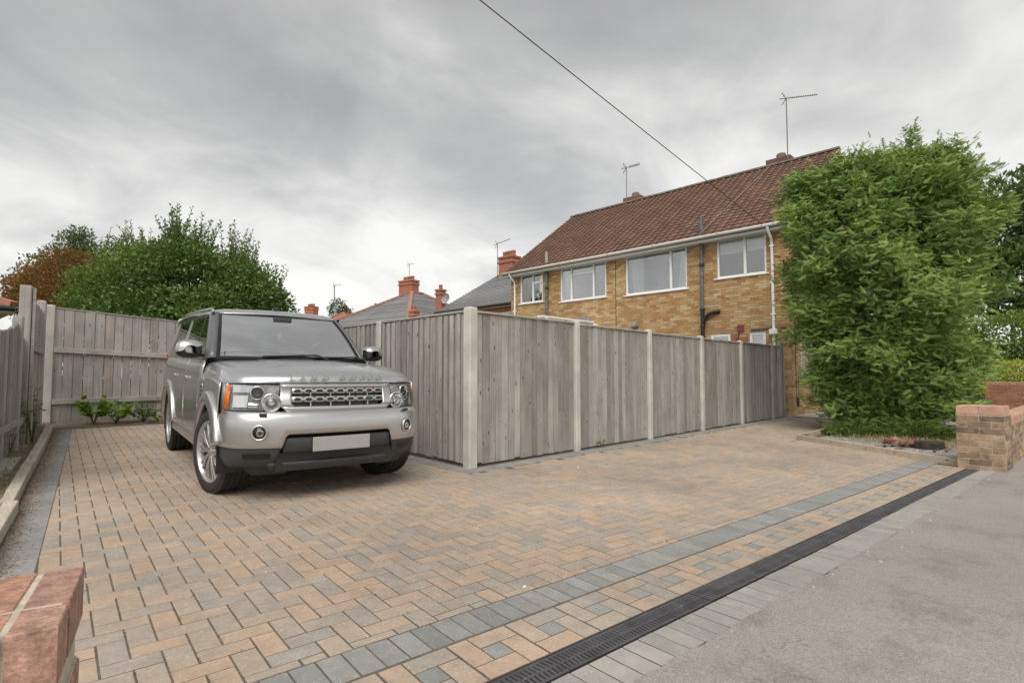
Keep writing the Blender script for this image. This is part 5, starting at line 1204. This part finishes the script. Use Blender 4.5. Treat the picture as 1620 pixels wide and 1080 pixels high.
_py = np.array([0, .15, .30, .45, .56, .66, .74, .80, .845, .878, .90, .915, .925]); _px = np.array([.90, .897, .887, .868, .846, .815, .778, .737, .69, .635, .575, .51, .44])
_tt = np.linspace(0, 1, 121); _ps = np.concatenate([[0], np.cumsum(np.hypot(np.diff(_py), np.diff(_px)))])
def s_of_y(y): return math.copysign(float(np.interp(abs(y), _py, _ps)), y)
_dz = [(.20, -.16), (.25, -.11), (.33, -.06), (.43, -.015), (.50, 0), (.62, .005), (.72, 0), (.77, -.012), (.795, -.04), (.83, -.045), (.92, -.058), (1.0, -.075), (1.04, -.088), (1.08, -.11), (1.12, -.16)]
def fp(s_, z, off=0.0):
    """point on the front of the car: s along the plan curve from the middle, height z, off outwards"""
    a = abs(s_); y = float(np.interp(a, _ps, _py)); x = float(np.interp(a, _ps, _px)); e_ = .02
    dy = float(np.interp(a + e_, _ps, _py) - np.interp(max(a - e_, 0), _ps, _py)); dx = float(np.interp(a + e_, _ps, _px) - np.interp(max(a - e_, 0), _ps, _px)); l = math.hypot(dx, dy) or 1
    nx, ny = dy / l, -dx / l; d_ = float(np.interp(z, [q[0] for q in _dz], [q[1] for q in _dz])) + off
    d2 = d_ if nx > .75 else d_ * max(.25, nx / .75) if d_ < -.02 else d_
    return (x + nx * d2, math.copysign(y + ny * d2, s_), z)
SE = float(_ps[-1])
def patch(mb, rows, n=24, off=0.0, ys=True):
    """rows: (z, y_from, y_to[, off])"""
    g_ = []
    for r_ in rows:
        a, c_ = (s_of_y(r_[1]), s_of_y(r_[2])) if ys else (r_[1], r_[2]); o_ = r_[3] if len(r_) > 3 else off
        g_.append([fp(a + (c_ - a) * k / n, r_[0], o_) for k in range(n + 1)])
    return mb.grid(g_, flip=True)
def mirror_rows(rows): return [(r_[0], -r_[2], -r_[1], *r_[3:]) for r_ in rows]
YM = .925
# --- bumper
brow = [(.800, .455, -.04), (.795, .455, -.008), (.785, .455, 0), (.75, .455, 0), (.70, .455, 0), (.65, .455, 0), (.605, .455, 0), (.585, .475, 0), (.55, .487, 0), (.50, .502, 0), (.485, .505, -.012)]
mb = MB(); g_ = []
for z_, e_, o_ in brow:
    cols = list(np.linspace(-SE, s_of_y(-e_), 17)) + list(np.linspace(s_of_y(-e_), s_of_y(e_), 25))[1:-1] + list(np.linspace(s_of_y(e_), SE, 17)); g_.append([fp(float(q), z_, o_ + .012) for q in cols])
nc_ = len(g_[0]); mb.add([p_ for r_ in g_ for p_ in r_], [(i * nc_ + j, (i + 1) * nc_ + j, (i + 1) * nc_ + j + 1, i * nc_ + j + 1) for i in range(len(g_) - 1) for j in range(nc_ - 1) if not (i >= 6 and 16 <= j < nc_ - 17)], True)
bump_ = mb.build('front_bumper', m_paint, car, solid=.02)
for s_ in (-1, 1):       # fog lamps and headlamp washers
    y0 = s_ * .675; p_ = Vector(fp(s_of_y(y0), .625, .014)); Mx = Matrix.Translation(p_) @ rotz(s_ * R(24)) @ Matrix.Rotation(R(90), 4, 'Y')
    f_ = MB().lathe([(.068, .0), (.066, .012), (.056, .012), (.050, .004), (.048, -.02)], Mx, 24).build('fog_lamp_ring', m_paint, bump_)
    MB().lathe([(.05, -.004), (.046, .006), (.0, .006)], Mx, 20).build('fog_lamp_recess', m_blackg, f_)
    MB().lathe([(.0, .008), (.022, .009), (.034, .008), (.036, .0065)], Matrix.Translation((0, -s_ * .006, -.004)) @ Mx, 20).build('fog_lamp', m_refl, f_)
    p_ = Vector(fp(s_of_y(s_ * .655), .775, .026)); MB().box(p_, (.012, .03, .011), rz=s_ * R(20), ch=.004).build('washer_jet', m_black, bump_)
# --- intake, plate panel, lower lip
mb = MB(); patch(mb, [(.63, -.56, .56), (.40, -.58, .58), (.28, -.58, .58)], 20, off=-.10); mb.build('intake_mesh', m_black, car)
mb = MB(); patch(mb, [(.575, -.47, .47, -.045), (.570, -.48, .48, -.012), (.56, -.482, .482, -.006), (.455, -.497, .497, -.006), (.445, -.498, .498, -.02)], 30); mb.build('bumper_insert', m_trim, car, solid=.015)
mb = MB(); patch(mb, [(.36, -.60, .60, -.045), (.355, -.62, .62, -.012), (.335, -.62, .62, -.004), (.285, -.60, .60, -.01), (.265, -.58, .58, -.05)], 30); mb.build('lower_lip', m_trim, car, solid=.015)
for s_ in (-1, 1):
    rows = [(.487, -YM, -.505, -.006), (.47, -YM, -.515, -.004), (.40, -YM + .005, -.545, -.006), (.335, -YM + .02, -.575, -.016), (.315, -YM + .03, -.58, -.04)]
    mb = MB(); patch(mb, rows if s_ < 0 else mirror_rows(rows), 20); vl = mb.build('valance', m_trim, car, solid=.012)
    rows = [(.445, -.80, -.59, .0), (.40, -.80, -.605, .0)]
    mb = MB(); patch(mb, rows if s_ < 0 else mirror_rows(rows), 10); mb.build('valance_slot', m_blackg, vl)
    rows = [(.32, -.84, -.40, -.05), (.255, -.82, -.44, -.05), (.235, -.80, -.46, -.06)]
    mb = MB(); patch(mb, rows if s_ < 0 else mirror_rows(rows), 10); mb.build('air_dam', m_black, car, solid=.01)
pp = Vector(fp(0, .51, .004)); plt = MB().box(pp + Vector((.004, 0, 0)), (.006, .262, .062), ch=0).build('number_plate', m_plate, car, bevel=.004)
# --- grille and surround
mb = MB(); patch(mb, [(.838, -.52, .52), (.82, -.50, .50, .002), (.797, -.47, .47, .0)], 24)
patch(mb, [(1.035, -.53, .53, -.004), (1.003, -.53, .53)], 24)
for s_ in (-1, 1):
    rows = [(1.005, -.53, -.435), (.86, -.53, -.435), (.838, -.525, -.405)]; patch(mb, rows if s_ < 0 else mirror_rows(rows), 6)
sur = mb.build('grille_surround', m_paint, car, solid=.015)
mb = MB(); patch(mb, [(1.01, -.45, .45), (.83, -.45, .45)], 12, off=-.05); mb.build('grille_recess', m_blackg, sur)
gr = None
for z0 in (.945, .872):
    mb = MB(); patch(mb, [(z0 + .052, -.432, .432, -.012), (z0 + .049, -.432, .432, -.002), (z0 + .003, -.432, .432, -.002), (z0, -.432, .432, -.012)], 30); gr = mb.build('grille_bar', m_alloy, car, solid=.01)
    for k in range(9):
        yc = -.385 + k * .0963; mb = MB(); zc_ = z0 + .0265
        ring = [(-.034, 0), (-.016, .013), (.016, .013), (.034, 0), (.016, -.013), (-.016, -.013)]
        c3 = [fp(s_of_y(yc + a), zc_ + d_, .0005) for a, d_ in ring]; mb.add(c3, [tuple(range(6))]); mb.build('grille_hole_patch', m_blackg, gr)  # black patch on the bar: a hole's shade put in as colour
    mb = MB()
    for k in range(8):
        yc = -.337 + k * .0963
        for sg in (1, -1):
            c3 = [fp(s_of_y(yc + a), z0 + .0265 + sg * d_, .0005) for a, d_ in ((-.02, .021), (.02, .021), (0.0, .0115))]; mb.add(c3, [(0, 1, 2)])
    mb.build('grille_notch_patches', m_blackg, gr)['kind'] = 'stuff'  # black triangles on the bar, standing in for the dark of cut notches
for yc in (-.27, -.09, .09, .27):
    for za, zb_ in ((.925, .944), (.838, .871)): 
        mb = MB(); patch(mb, [(zb_, yc - .005, yc + .005), (za, yc - .005, yc + .005)], 1, off=-.012); mb.build('grille_divider', m_alloy, sur)
pb = Vector(fp(s_of_y(.275), .898, .002)); Mb = Matrix.Translation(pb) @ rotz(R(4)) @ Matrix.Rotation(R(90), 4, 'Y') @ Matrix.Diagonal((.62, 1.25, 1, 1))
bd = MB().lathe([(.0, .006), (.032, .006), (.033, .003)], Mb, 24).build('badge', m_green, car); MB().lathe([(.032, .0065), (.038, .0075), (.040, .0)], Mb, 24).build('badge_rim', m_chrome, bd)
# --- headlamps
for s_ in (-1, 1):
    rows = [(1.022, .53, .905), (.98, .535, .908), (.90, .545, .912), (.83, .56, .914), (.805, .58, .914)]
    rr_ = rows if s_ > 0 else mirror_rows(rows)
    mb = MB(); patch(mb, [(r_[0], r_[1], r_[2], -.05) for r_ in rr_], 16); hl = mb.build('headlamp', m_facet, car)
    mb = MB(); patch(mb, [(r_[0], r_[1], r_[2], .004) for r_ in rr_], 16); mb.build('headlamp_lens', m_lens, hl)
    am = [(1.018, .893, .908), (.90, .895, .913), (.81, .895, .915)]; am = am if s_ > 0 else mirror_rows(am)
    mb = MB(); patch(mb, [(r_[0], r_[1], r_[2], .007) for r_ in am], 4); mb.build('indicator', m_amber, hl, solid=.006)
    def lamp(y, z, r_, dep, nm, parent_=hl, ang=18):
        p_ = Vector(fp(s_of_y(s_ * y), z, -.02)); Mx = Matrix.Translation(p_) @ rotz(s_ * R(ang)) @ Matrix.Rotation(R(90), 4, 'Y')
        rg = MB().lathe([(r_ * 1.05, -.02), (r_ * 1.05, .018), (r_, .024), (r_ * .86, .020), (r_ * .80, .006), (r_ * .45, -.012), (0, -.016)], Mx, 28).build(nm, m_refl, parent_)
        MB().lathe([(r_ * .42, -.01), (r_ * .40, .008), (r_ * .25, .018), (0, .022)], Mx, 20).build('bulb_lens', m_lens if r_ > .06 else m_blackg, rg); return rg
    lamp(.60, .872, .078, .05, 'main_beam', ang=14); lamp(.715, .955, .056, .05, 'dipped_beam', ang=22)
    sr = [(1.012, .77, .89), (.955, .775, .89)]; sr = sr if s_ > 0 else mirror_rows(sr); mb = MB(); patch(mb, [(q[0], q[1], q[2], -.03) for q in sr], 6); mb.build('side_reflector', m_refl, hl)
    sr = [(.875, .70, .80), (.825, .70, .80)]; sr = sr if s_ > 0 else mirror_rows(sr); mb = MB(); patch(mb, [(q[0], q[1], q[2], -.022) for q in sr], 6); mb.build('daytime_strip', m_refl, hl, solid=.01)
    sr = [(.93, .80, .885), (.83, .80, .885)]; sr = sr if s_ > 0 else mirror_rows(sr); mb = MB(); patch(mb, [(q[0], q[1], q[2], -.03) for q in sr], 6); mb.build('corner_reflector', m_refl, hl)
    # slice of wing between lamp and arch
    ws = [(1.03, .905, YM), (.9, .914, YM), (.80, .916, YM)]; ws = ws if s_ > 0 else mirror_rows(ws); mb = MB(); patch(mb, ws, 6, off=.002); mb.build('wing_edge', m_paint, car, solid=.012)
# --- sides: wing, doors, quarter with wheel openings
AR = .455
def zb_of(x):
    z_ = .44
    for xc in (0.0, -2.885):
        if abs(x - xc) < AR: z_ = max(z_, .385 + math.sqrt(AR * AR - (x - xc) ** 2))
    return z_
def side_y(x, z): 
    y = float(np.interp(z, [.3, .44, .6, .85, .95, 1.05, 1.15, 1.24], [.90, .915, .925, .928, .922, .908, .890, .862]))
    if x < -3.5: y -= .10 * ((-3.5 - x) / .45) ** 2
    if x > .1: y -= .0 + .005 * (x - .1)
    return y
def wing_top(x): return float(np.interp(x, [-.55, 0, .44], [1.085, 1.065, 1.035]))
def belt(x): return float(np.interp(x, [-3.95, -2.4, -.55], [1.235, 1.225, 1.215]))
def side_panel(name, x0, x1, topf, s_, mat=None):
    xs = sorted(set([x0, x1] + list(np.linspace(x0, x1, 30)) + [xc + AR * math.sin(a) for xc in (0, -2.885) for a in np.linspace(-PI / 2, PI / 2, 25) if min(x0, x1) < xc + AR * math.sin(a) < max(x0, x1)]))
    rows = []
    for x in xs:
        zb, zt = zb_of(x), topf(x); rows.append([(x, s_ * side_y(x, zb + (zt - zb) * k / 10), zb + (zt - zb) * k / 10) for k in range(11)])
    mb = MB(); mb.grid(rows, flip=(s_ > 0)); return mb.build(name, mat or m_paint, car, solid=.012)
for s_ in (-1, 1):
    side_panel('front_wing', .44, -.60, wing_top, s_)
    side_panel('scuttle_side', -.553, -.60, lambda x: 1.20, s_)
    d1 = side_panel('door', -.607, -1.56, belt, s_); d2 = side_panel('door', -1.567, -2.50, belt, s_); side_panel('rear_quarter', -2.507, -3.95, belt, s_)
    for dr_, xh in ((d1, -1.42), (d2, -2.36)): MB().box((xh, s_ * (side_y(xh, 1.02) + .025), 1.02), (.10, .012, .018), ch=.006).build('door_handle', m_paint, dr_, bevel=.006)
    mb = MB(); mb.box((-1.44, s_ * .895, .39), (1.0, .04, .055)); mb.build('sill', m_paint, car, bevel=.02)
    # wing vent and repeater
    vt = MB().box((-.40, s_ * .931, .90), (.045, .006, .085)).build('wing_vent', m_chrome, car, bevel=.006)
    for k in range(4): MB().box((-.40, s_ * .938, .84 + k * .04), (.035, .003, .010)).build('vent_slat', m_blackg, vt)
    MB().box((-.36, s_ * .922, 1.035), (.035, .008, .012), ch=.003).build('side_repeater', m_plate, car)
    # arch flares
    for xc in (0.0, -2.885):
        a0, a1 = (R(13), R(184)) if xc == 0 else (R(5), R(172)); rows = []
        for k in range(41):
            a = a0 + (a1 - a0) * k / 40; ca, sa = math.cos(a), math.sin(a)
            if abs(a - PI / 2) > R(100): pass
            row = []
            for rad, yy in ((.425, .885), (.433, .955), (.442, .972), (.475, .976), (.535, .966), (.552, .955), (.558, .92)):
                row.append((xc + rad * ca, s_ * yy, .385 + rad * sa))
            rows.append(row)
        fl2 = MB().grid(rows, flip=(s_ > 0)).build('arch_flare', m_paint, car, solid=.006)
        # inner liner
        rows = [[(xc + rad * math.cos(a), s_ * yy, .385 + rad * math.sin(a)) for yy in (.93, .55)] for a in np.linspace(R(-20), R(200), 24) for rad in (.43,)]
        MB().grid(rows).build('arch_liner', m_black, fl2)
        MB().add([(xc - .5, s_ * .55, .15), (xc + .5, s_ * .55, .15), (xc + .5, s_ * .55, .9), (xc - .5, s_ * .55, .9)], [(0, 1, 2, 3)]).build('liner_back', m_black, fl2)
# --- bonnet
def lipx(y):
    a = abs(y); return float(np.interp(a, _py, _px)) - .105 - .04 * (a / .9) ** 4
_bt = [0, .15, .35, .55, .72, .84, .91, .95, .975, .99, 1.0]; _bz = [1.232, 1.228, 1.218, 1.203, 1.182, 1.158, 1.136, 1.114, 1.09, 1.065, 1.040]
mb = MB(); rows = []
ycs = [-.905, -.90, -.885, -.86, -.82, -.76, -.68, -.58, -.47, -.43, -.39, -.25, -.1, 0, .1, .25, .39, .43, .47, .58, .68, .76, .82, .86, .885, .90, .905]
for tt_, z_ in zip(_bt, _bz):
    row = []
    for y in ycs:
        a = abs(y); xc_ = -.44 - .10 * (a / .8) ** 2; x = xc_ + (lipx(y) - xc_) * tt_ + (.012 if .97 < tt_ < .985 else 0)
        zz = z_ - .014 * (a / .7) ** 2 + (.010 if a < .41 else 0) * (1 - tt_ ** 6) - (float(np.interp(a, [.76, .82, .86, .885, .90, .905], [0, .012, .035, .075, .12, .16])))
        zz = max(zz, wing_top(x) + .004 - (0 if a < .88 else .0)); row.append((x, y, zz))
    rows.append(row)
bon = mb.grid(rows, flip=True).build('bonnet', m_paint, car, solid=.012)
# maker's lettering across the bonnet lip
def text_mesh(s_, size, ext, sp=1.0):
    cu = bpy.data.curves.new('t', 'FONT'); cu.body = s_; cu.size = size; cu.extrude = ext; cu.space_character = sp; cu.align_x = 'CENTER'; cu.offset = .002
    ob = bpy.data.objects.new('t', cu); COL.objects.link(ob); dg = bpy.context.evaluated_depsgraph_get(); me = bpy.data.meshes.new_from_object(ob.evaluated_get(dg)); bpy.data.objects.remove(ob); return me
me = text_mesh('LAND ROVER', .062, .004, 2.35); xs = [v.co.x for v in me.vertices]; wd = max(xs) - min(xs); mid_ = (max(xs) + min(xs)) / 2
for v in me.vertices:
    y = (v.co.x - mid_) * (.86 / wd); zz = 1.062 + v.co.y; q = lipx(y); v.co = (q + .012 + v.co.z - (v.co.y - .02) * .42 + .004, y, zz)
link('bonnet_lettering', me, plain('lettering_grey', (.30, .30, .295), .35, metal=.5), bon)
# --- windscreen, pillars, roof
def wsb(f): y = -.78 + 1.56 * f; return Vector((-.46 - .13 * (y / .78) ** 2, y, 1.238))
def wst(f): y = -.655 + 1.31 * f; return Vector((-1.16 - .06 * (y / .655) ** 2, y, 1.752))
def wsp(f, g_): p_ = wsb(f).lerp(wst(f), g_); p_ += Vector((.018, 0, .026)) * (4 * g_ * (1 - g_)); return p_
mb = MB(); mb.grid([[wsp(i / 20, j / 10) for i in range(21)] for j in range(11)], flip=False); wsn = mb.build('windscreen', m_carglass, car)
mb = MB(); dn = Vector((.002, 0, .0015))
mb.grid([[wsp(i / 20, g_) + dn for i in range(21)] for g_ in (0, .045)]); mb.grid([[wsp(i / 20, g_) + dn for i in range(21)] for g_ in (.965, 1)])
mb.grid([[wsp(f, j / 10) + dn for f in (0, .022)] for j in range(11)]); mb.grid([[wsp(f, j / 10) + dn for f in (.978, 1)] for j in range(11)])
mb.build('screen_border', m_blackg, wsn)
mb = MB(); mb.grid([[(-.40 + -.06 - .10 * ((-.8 + 1.6 * i / 16) / .8) ** 2 + dx, -.8 + 1.6 * i / 16, z_) for i in range(17)] for dx, z_ in ((.05, 1.225), (-.02, 1.232), (-.08, 1.236))]); mb.build('scuttle', m_black, car)
wpr = MB()
for ya, yb in ((-.36, .22), (.18, .70)):
    pa = wsp((ya + .78) / 1.56, .03) + Vector((.02, 0, .012)); pbv = wsp((yb + .78) / 1.56, .075 if ya < 0 else .05) + Vector((.02, 0, .012)); mb = MB(); mb.bar(pa, pbv, .022, .018); mb.bar(pbv, wsp((yb + .9) / 1.56, .0) + Vector((.03, 0, .01)), .03, .02); mb.build('wiper', m_black, car, bevel=.004)
for s_ in (-1, 1):
    F0, F1 = (0, 1) if s_ < 0 else (1, 0)
    f = 0 if s_ < 0 else 1; rows = []
    for j in range(11):
        p_ = wsp(f, j / 10); g_ = j / 10; yo = .862 + (.722 - .862) * g_
        rows.append([p_ + Vector((.004, 0, .003)), (p_.x - .015, s_ * (abs(p_.y) + (yo - abs(p_.y)) * .6), p_.z + .006), (p_.x - .07, s_ * yo, p_.z - .012), (p_.x - .12, s_ * (yo + .001), p_.z - .012)])
    mb = MB(); mb.grid(rows, flip=(s_ > 0)); mb.build('screen_pillar', m_paint if False else plain('pillar_grey', (.14, .14, .14), .35, metal=.3), car, solid=.01)
    def gp(x, z, off=0.0): g_ = (z - 1.225) / .53; return (x, s_ * (.862 + (.722 - .862) * g_ - .006 + off), z)
    def quad(pts_, nm, mat, par=car, off=0.0, **k): return MB().add([gp(x, z, off) for x, z in pts_], [tuple(range(len(pts_))) if s_ > 0 else tuple(range(len(pts_)))[::-1]]).build(nm, mat, par, **k)
    zt = 1.735
    quad([(-.70, 1.235), (-1.53, 1.235), (-1.53, zt), (-1.26, zt)], 'side_window', m_sideglass); quad([(-1.62, 1.235), (-2.42, 1.235), (-2.52, zt), (-1.60, zt)], 'side_window', m_sideglass)
    quad([(-2.72, 1.235), (-3.70, 1.24), (-3.60, zt), (-2.66, zt)], 'quarter_window', m_sideglass)
    quad([(-1.53, 1.22), (-1.62, 1.22), (-1.60, zt + .02), (-1.53, zt + .02)], 'door_pillar', m_blackg, off=.003, solid=.01); quad([(-2.42, 1.22), (-2.72, 1.22), (-2.66, zt + .02), (-2.52, zt + .02)], 'rear_pillar', m_paint, off=.003, solid=.01)
    quad([(-3.70, 1.22), (-3.95, 1.22), (-3.88, zt + .02), (-3.60, zt + .02)], 'tail_pillar', m_paint, off=.003, solid=.01)
    quad([(-1.20, zt - .012), (-3.9, zt - .01), (-3.9, zt + .035), (-1.16, zt + .03)], 'roof_side_frame', m_blackg, off=.004, solid=.01)
    quad([(-.62, 1.213), (-3.9, 1.215), (-3.9, 1.238), (-.66, 1.238)], 'waist_seal', m_blackg, off=.006, solid=.006)
    quad([(-.62, 1.225), (-.86, 1.225), (-.80, 1.32)], 'mirror_sail', m_black, off=.008, solid=.012)
    # mirror
    mc = (-.74, s_ * 1.0, 1.325); mir = MB()
    def sec(x, k): return [(mc[0] + x, mc[1] + s_ * a * k, mc[2] + c_ * k) for a, c_ in ((-.11, -.075), (-.01, -.092), (.10, -.085), (.128, -.03), (.125, .065), (.06, .10), (-.08, .098), (-.122, .05))]
    rows = [sec(-.055, .95), sec(-.02, 1.0), sec(.03, .96), sec(.065, .78), sec(.082, .4)]; rows = [r_ + r_[:1] for r_ in rows]
    top = MB(); top.grid(rows, flip=(s_ > 0)); mr = top.build('door_mirror', m_black, car, sub=1)
    cap = MB(); capr = [[(q[0] + .002, q[1] * 1.0 + (q[1] - mc[1]) * .03, q[2] + (q[2] - mc[2]) * .04 + .002) for q in r_[3:8]] for r_ in rows]; cap.grid(capr, flip=(s_ > 0)); cap.build('mirror_cap', m_paint, mr, sub=1)
    MB().add([sec(-.0555, .86)[i] for i in range(8)], [tuple(range(8))]).build('mirror_glass', m_refl, mr)
    MB().bar((-.76, s_ * .87, 1.27), (-.74, s_ * .95, 1.265), .06, .035, up=(0, 0, 1)).build('mirror_arm', m_black, mr, bevel=.008)
    # roof rail
    MB().tube([(-1.55, s_ * .655, 1.80), (-1.62, s_ * .665, 1.828), (-2.4, s_ * .668, 1.85), (-3.6, s_ * .668, 1.862), (-3.7, s_ * .655, 1.83)], .013, 8).build('roof_rail', m_alloy, car)
mb = MB(); rows = []
for x, dz in ((-1.155, -.068), (-1.17, -.052), (-1.22, -.025), (-1.35, -.004), (-1.7, .008), (-2.1, .012), (-2.35, .03), (-2.7, .042), (-3.3, .040), (-3.75, .025), (-3.9, -.02), (-3.93, -.07)):
    row = []
    for k in range(21):
        y = -.735 + 1.47 * k / 20; a = abs(y); xx = x - .07 * (a / .7) ** 2 * (1 if x > -1.3 else 0); z_ = 1.835 + dz - .018 * (a / .6) ** 2 - (.0 if a < .62 else .055 * ((a - .62) / .115) ** 1.6); row.append((xx, y, z_))
    rows.append(row)
mb.grid(rows, flip=False).build('roof', m_paint, car, solid=.012)
MB().tube([(-1.30, .0, 1.84), (-1.33, .0, 1.87), (-1.42, .0, 1.855)], [.012, .014, .006], 8).build('roof_antenna', m_black, car)
# --- tail
mb = MB(); rows = [[(-3.955 + .02 * (1 - abs(y) / .8) * -1 - (.0), y, z_) for y in np.linspace(-.82, .82, 12)] for z_ in (.45, .8, 1.2)]; mb.grid(rows, flip=True); mb.build('tailgate', m_paint, car, solid=.02)
mb = MB(); mb.add([(-3.955, -.78, 1.22), (-3.955, .78, 1.22), (-3.90, .68, 1.75), (-3.90, -.68, 1.75)], [(0, 3, 2, 1)]); mb.build('rear_window', m_sideglass, car)
mb = MB(); mb.box((-3.98, 0, .55), (.07, .86, .12)); mb.build('rear_bumper', m_paint, car, bevel=.04)
for s_ in (-1, 1): MB().box((-3.93, s_ * .80, 1.05), (.03, .06, .24)).build('tail_lamp', plain('red_lens', (.4, .02, .02), .25), car, bevel=.015)
# --- underbody and cabin
mb = MB(); mb.box((-1.45, 0, .36), (2.25, .54, .08)); mb.box((-1.45, 0, .62), (.90, .86, .05)); mb.box((.25, 0, .55), (.42, .5, .2)); mb.box((-3.3, 0, .5), (.45, .5, .12)); mb.build('underbody', m_black, car)
MB().tube([(0, -.75, .38), (0, .75, .38)], .05, 8).build('axle', m_black, car); MB().tube([(-2.885, -.75, .38), (-2.885, .75, .38)], .05, 8).build('axle', m_black, car)
mb = MB(); rows = [[(x - .10 * (y / .8) ** 2, y, z_ - .02 * (y / .75) ** 2) for y in np.linspace(-.77, .77, 11)] for x, z_ in ((-.50, 1.205), (-.72, 1.20), (-.98, 1.175), (-1.06, 1.10), (-1.08, .85))]; mb.grid(rows).build('dashboard', m_int, car)
MB().box((-.93, -.40, 1.20), (.08, .2, .035), ch=.02).build('instrument_hood', m_int, car, bevel=.015)
swm = Matrix.Translation((-1.13, -.40, 1.16)) @ Matrix.Rotation(R(-62), 4, 'Y')
sw_ = MB().tube([swm @ Vector((.185 * math.cos(a), .185 * math.sin(a), 0)) for a in np.linspace(0, 2 * PI, 29)], .016, 8).build('steering_wheel', m_int, car)
mb = MB(); mb.bar(swm @ Vector((-.17, 0, 0)), swm @ Vector((.17, 0, 0)), .05, .02); mb.bar(swm @ Vector((0, -.17, 0)), swm @ Vector((0, .17, 0)), .05, .02); mb.build('wheel_boss', m_int, sw_)
for x, ys in ((-1.65, (-.40, .40)), (-2.6, (-.45, 0, .45))):
    for y in ys:
        st_ = MB().box((x, y, .98), (.08, .24 if len(ys) == 2 else .2, .36), M=Matrix.Rotation(R(-14), 4, 'Y'), ch=.05).build('seat', m_seat, car, bevel=.03)
        MB().box((x - .09, y, 1.44), (.045, .13, .085), M=Matrix.Rotation(R(-10), 4, 'Y')).build('headrest', m_seat, st_, bevel=.03); MB().box((x + .25, y, .68), (.28, .24, .08)).build('cushion', m_seat, st_, bevel=.03)
MB().box2((-3.9, -.80, .6), (-.6, .80, .66)).build('cabin_floor', m_int, car)
MB().box2((-3.85, -.66, 1.755), (-1.3, .66, 1.765)).build('headlining', plain('headlining', (.35, .34, .32), .9), car)
mm_ = MB().box((-1.10, .0, 1.655), (.018, .12, .035), ch=.01).build('rear_view_mirror', m_int, car, bevel=.01); MB().box((-1.12, 0, 1.72), (.06, .10, .02)).build('mirror_mount', m_int, mm_)
MB().prism([(-.035, -.05), (.035, -.05), (.045, 0), (.02, .05), (-.02, .05), (-.045, 0)], -.004, .004, Matrix.Translation((-1.05, .02, 1.49)) @ Matrix.Rotation(R(90), 4, 'Z') @ Matrix.Rotation(R(90), 4, 'X')).build('air_freshener', plain('orange_card', (.75, .22, .12), .6), car)
MB().tube([(-1.05, .02, 1.54), (-1.08, .01, 1.63)], .003, 4).build('freshener_cord', m_cable, car)
tx = MB().lathe([(0, 0), (.045, 0)], Matrix.Translation(wsp(.07, .09) + Vector((-.008, 0, -.006))) @ rotz(R(10)) @ Matrix.Rotation(R(50), 4, 'Y'), 16).build('screen_disc', m_int, car)
# --- wheels
def wheel(xc, s_, steer):
    W = empty('wheel', (xc, s_ * .80, .38), (0, 0, steer), car); Mx = Matrix.Rotation(R(90 if s_ < 0 else -90), 4, 'X')   # local z -> outwards
    prof = [(.245, -.11), (.30, -.128), (.345, -.128), (.368, -.115), (.379, -.09), (.380, -.06), (.370, -.055), (.370, -.045), (.3815, -.04), (.3815, -.008), (.371, -.004), (.371, .004), (.3815, .008), (.3815, .04), (.370, .045), (.370, .055), (.380, .06), (.379, .09), (.368, .115), (.345, .128), (.315, .130), (.290, .127), (.278, .120)]
    ty = MB().lathe(prof, Mx, 64).build('tyre', m_tyre, W)
    mb = MB()
    for k in range(60):       # tread blocks on the shoulders
        for sd_ in (-1, 1):
            a = 2 * PI * (k + (.25 if sd_ > 0 else 0)) / 60; q = Mx @ Matrix.Rotation(a, 4, 'Z') @ Matrix.Translation((.374, 0, sd_ * .094)); mb.box((0, 0, 0), (.011, .0125, .022), M=q); mb.v[-8:] = [tuple(q @ Vector(p_)) for p_ in boxmesh(.011, .0125, .022)[0]]
    mb.build('tread_blocks', m_tyre, ty)['kind'] = 'stuff'
    rim = MB().lathe([(.266, .07), (.266, .095), (.282, .105), (.288, .118), (.283, .124), (.275, .118), (.263, .09), (.258, .06)], Mx, 56).build('rim', m_alloy, W); MB().lathe([(.262, -.10), (.262, .065), (.254, .065), (.246, -.09)], Mx, 48).build('rim_barrel', m_trim, rim)  # barrel coloured dark to stand in for shade between the spokes
    for k in range(10):
        a = 2 * PI * k / 10
        mb = MB()
        for d_ in (-.105, .105):
            A0 = Vector((.045 * math.cos(a), .045 * math.sin(a), .098)); A1 = Vector((.15 * math.cos(a + d_ * .85), .15 * math.sin(a + d_ * .85), .100)); A2 = Vector((.268 * math.cos(a + d_), .268 * math.sin(a + d_), .088))
            mb.bar(Mx @ A0, Mx @ A1, .022, .03, up=Mx @ Vector((0, 0, 1))); mb.bar(Mx @ A1, Mx @ A2, .021, .028, up=Mx @ Vector((0, 0, 1)))
        mb.build('spoke', m_alloy, rim, bevel=.004)
    MB().lathe([(0, .118), (.028, .117), (.034, .112), (.062, .106), (.07, .09), (.07, .05)], Mx, 28).build('hub', m_alloy, rim)
    mb = MB()
    for k in range(5): mb.lathe([(0, .112), (.010, .112), (.010, .09)], Mx @ Matrix.Rotation(2 * PI * k / 5, 4, 'Z') @ Matrix.Translation((.05, 0, 0)), 8)
    mb.build('wheel_nuts', m_trim, rim)
    MB().lathe([(0, .01), (.165, .01), (.17, .0)], Mx, 32).build('brake_disc', m_trim, W); MB().lathe([(0, -.04), (.25, -.04)], Mx, 24).build('wheel_shade_disc', m_void, W)  # black disc added as the shade seen behind the spokes
for xc, st_a in ((0.0, R(12)), (-2.885, 0.0)):
    for s_ in (-1, 1): wheel(xc, s_, st_a)
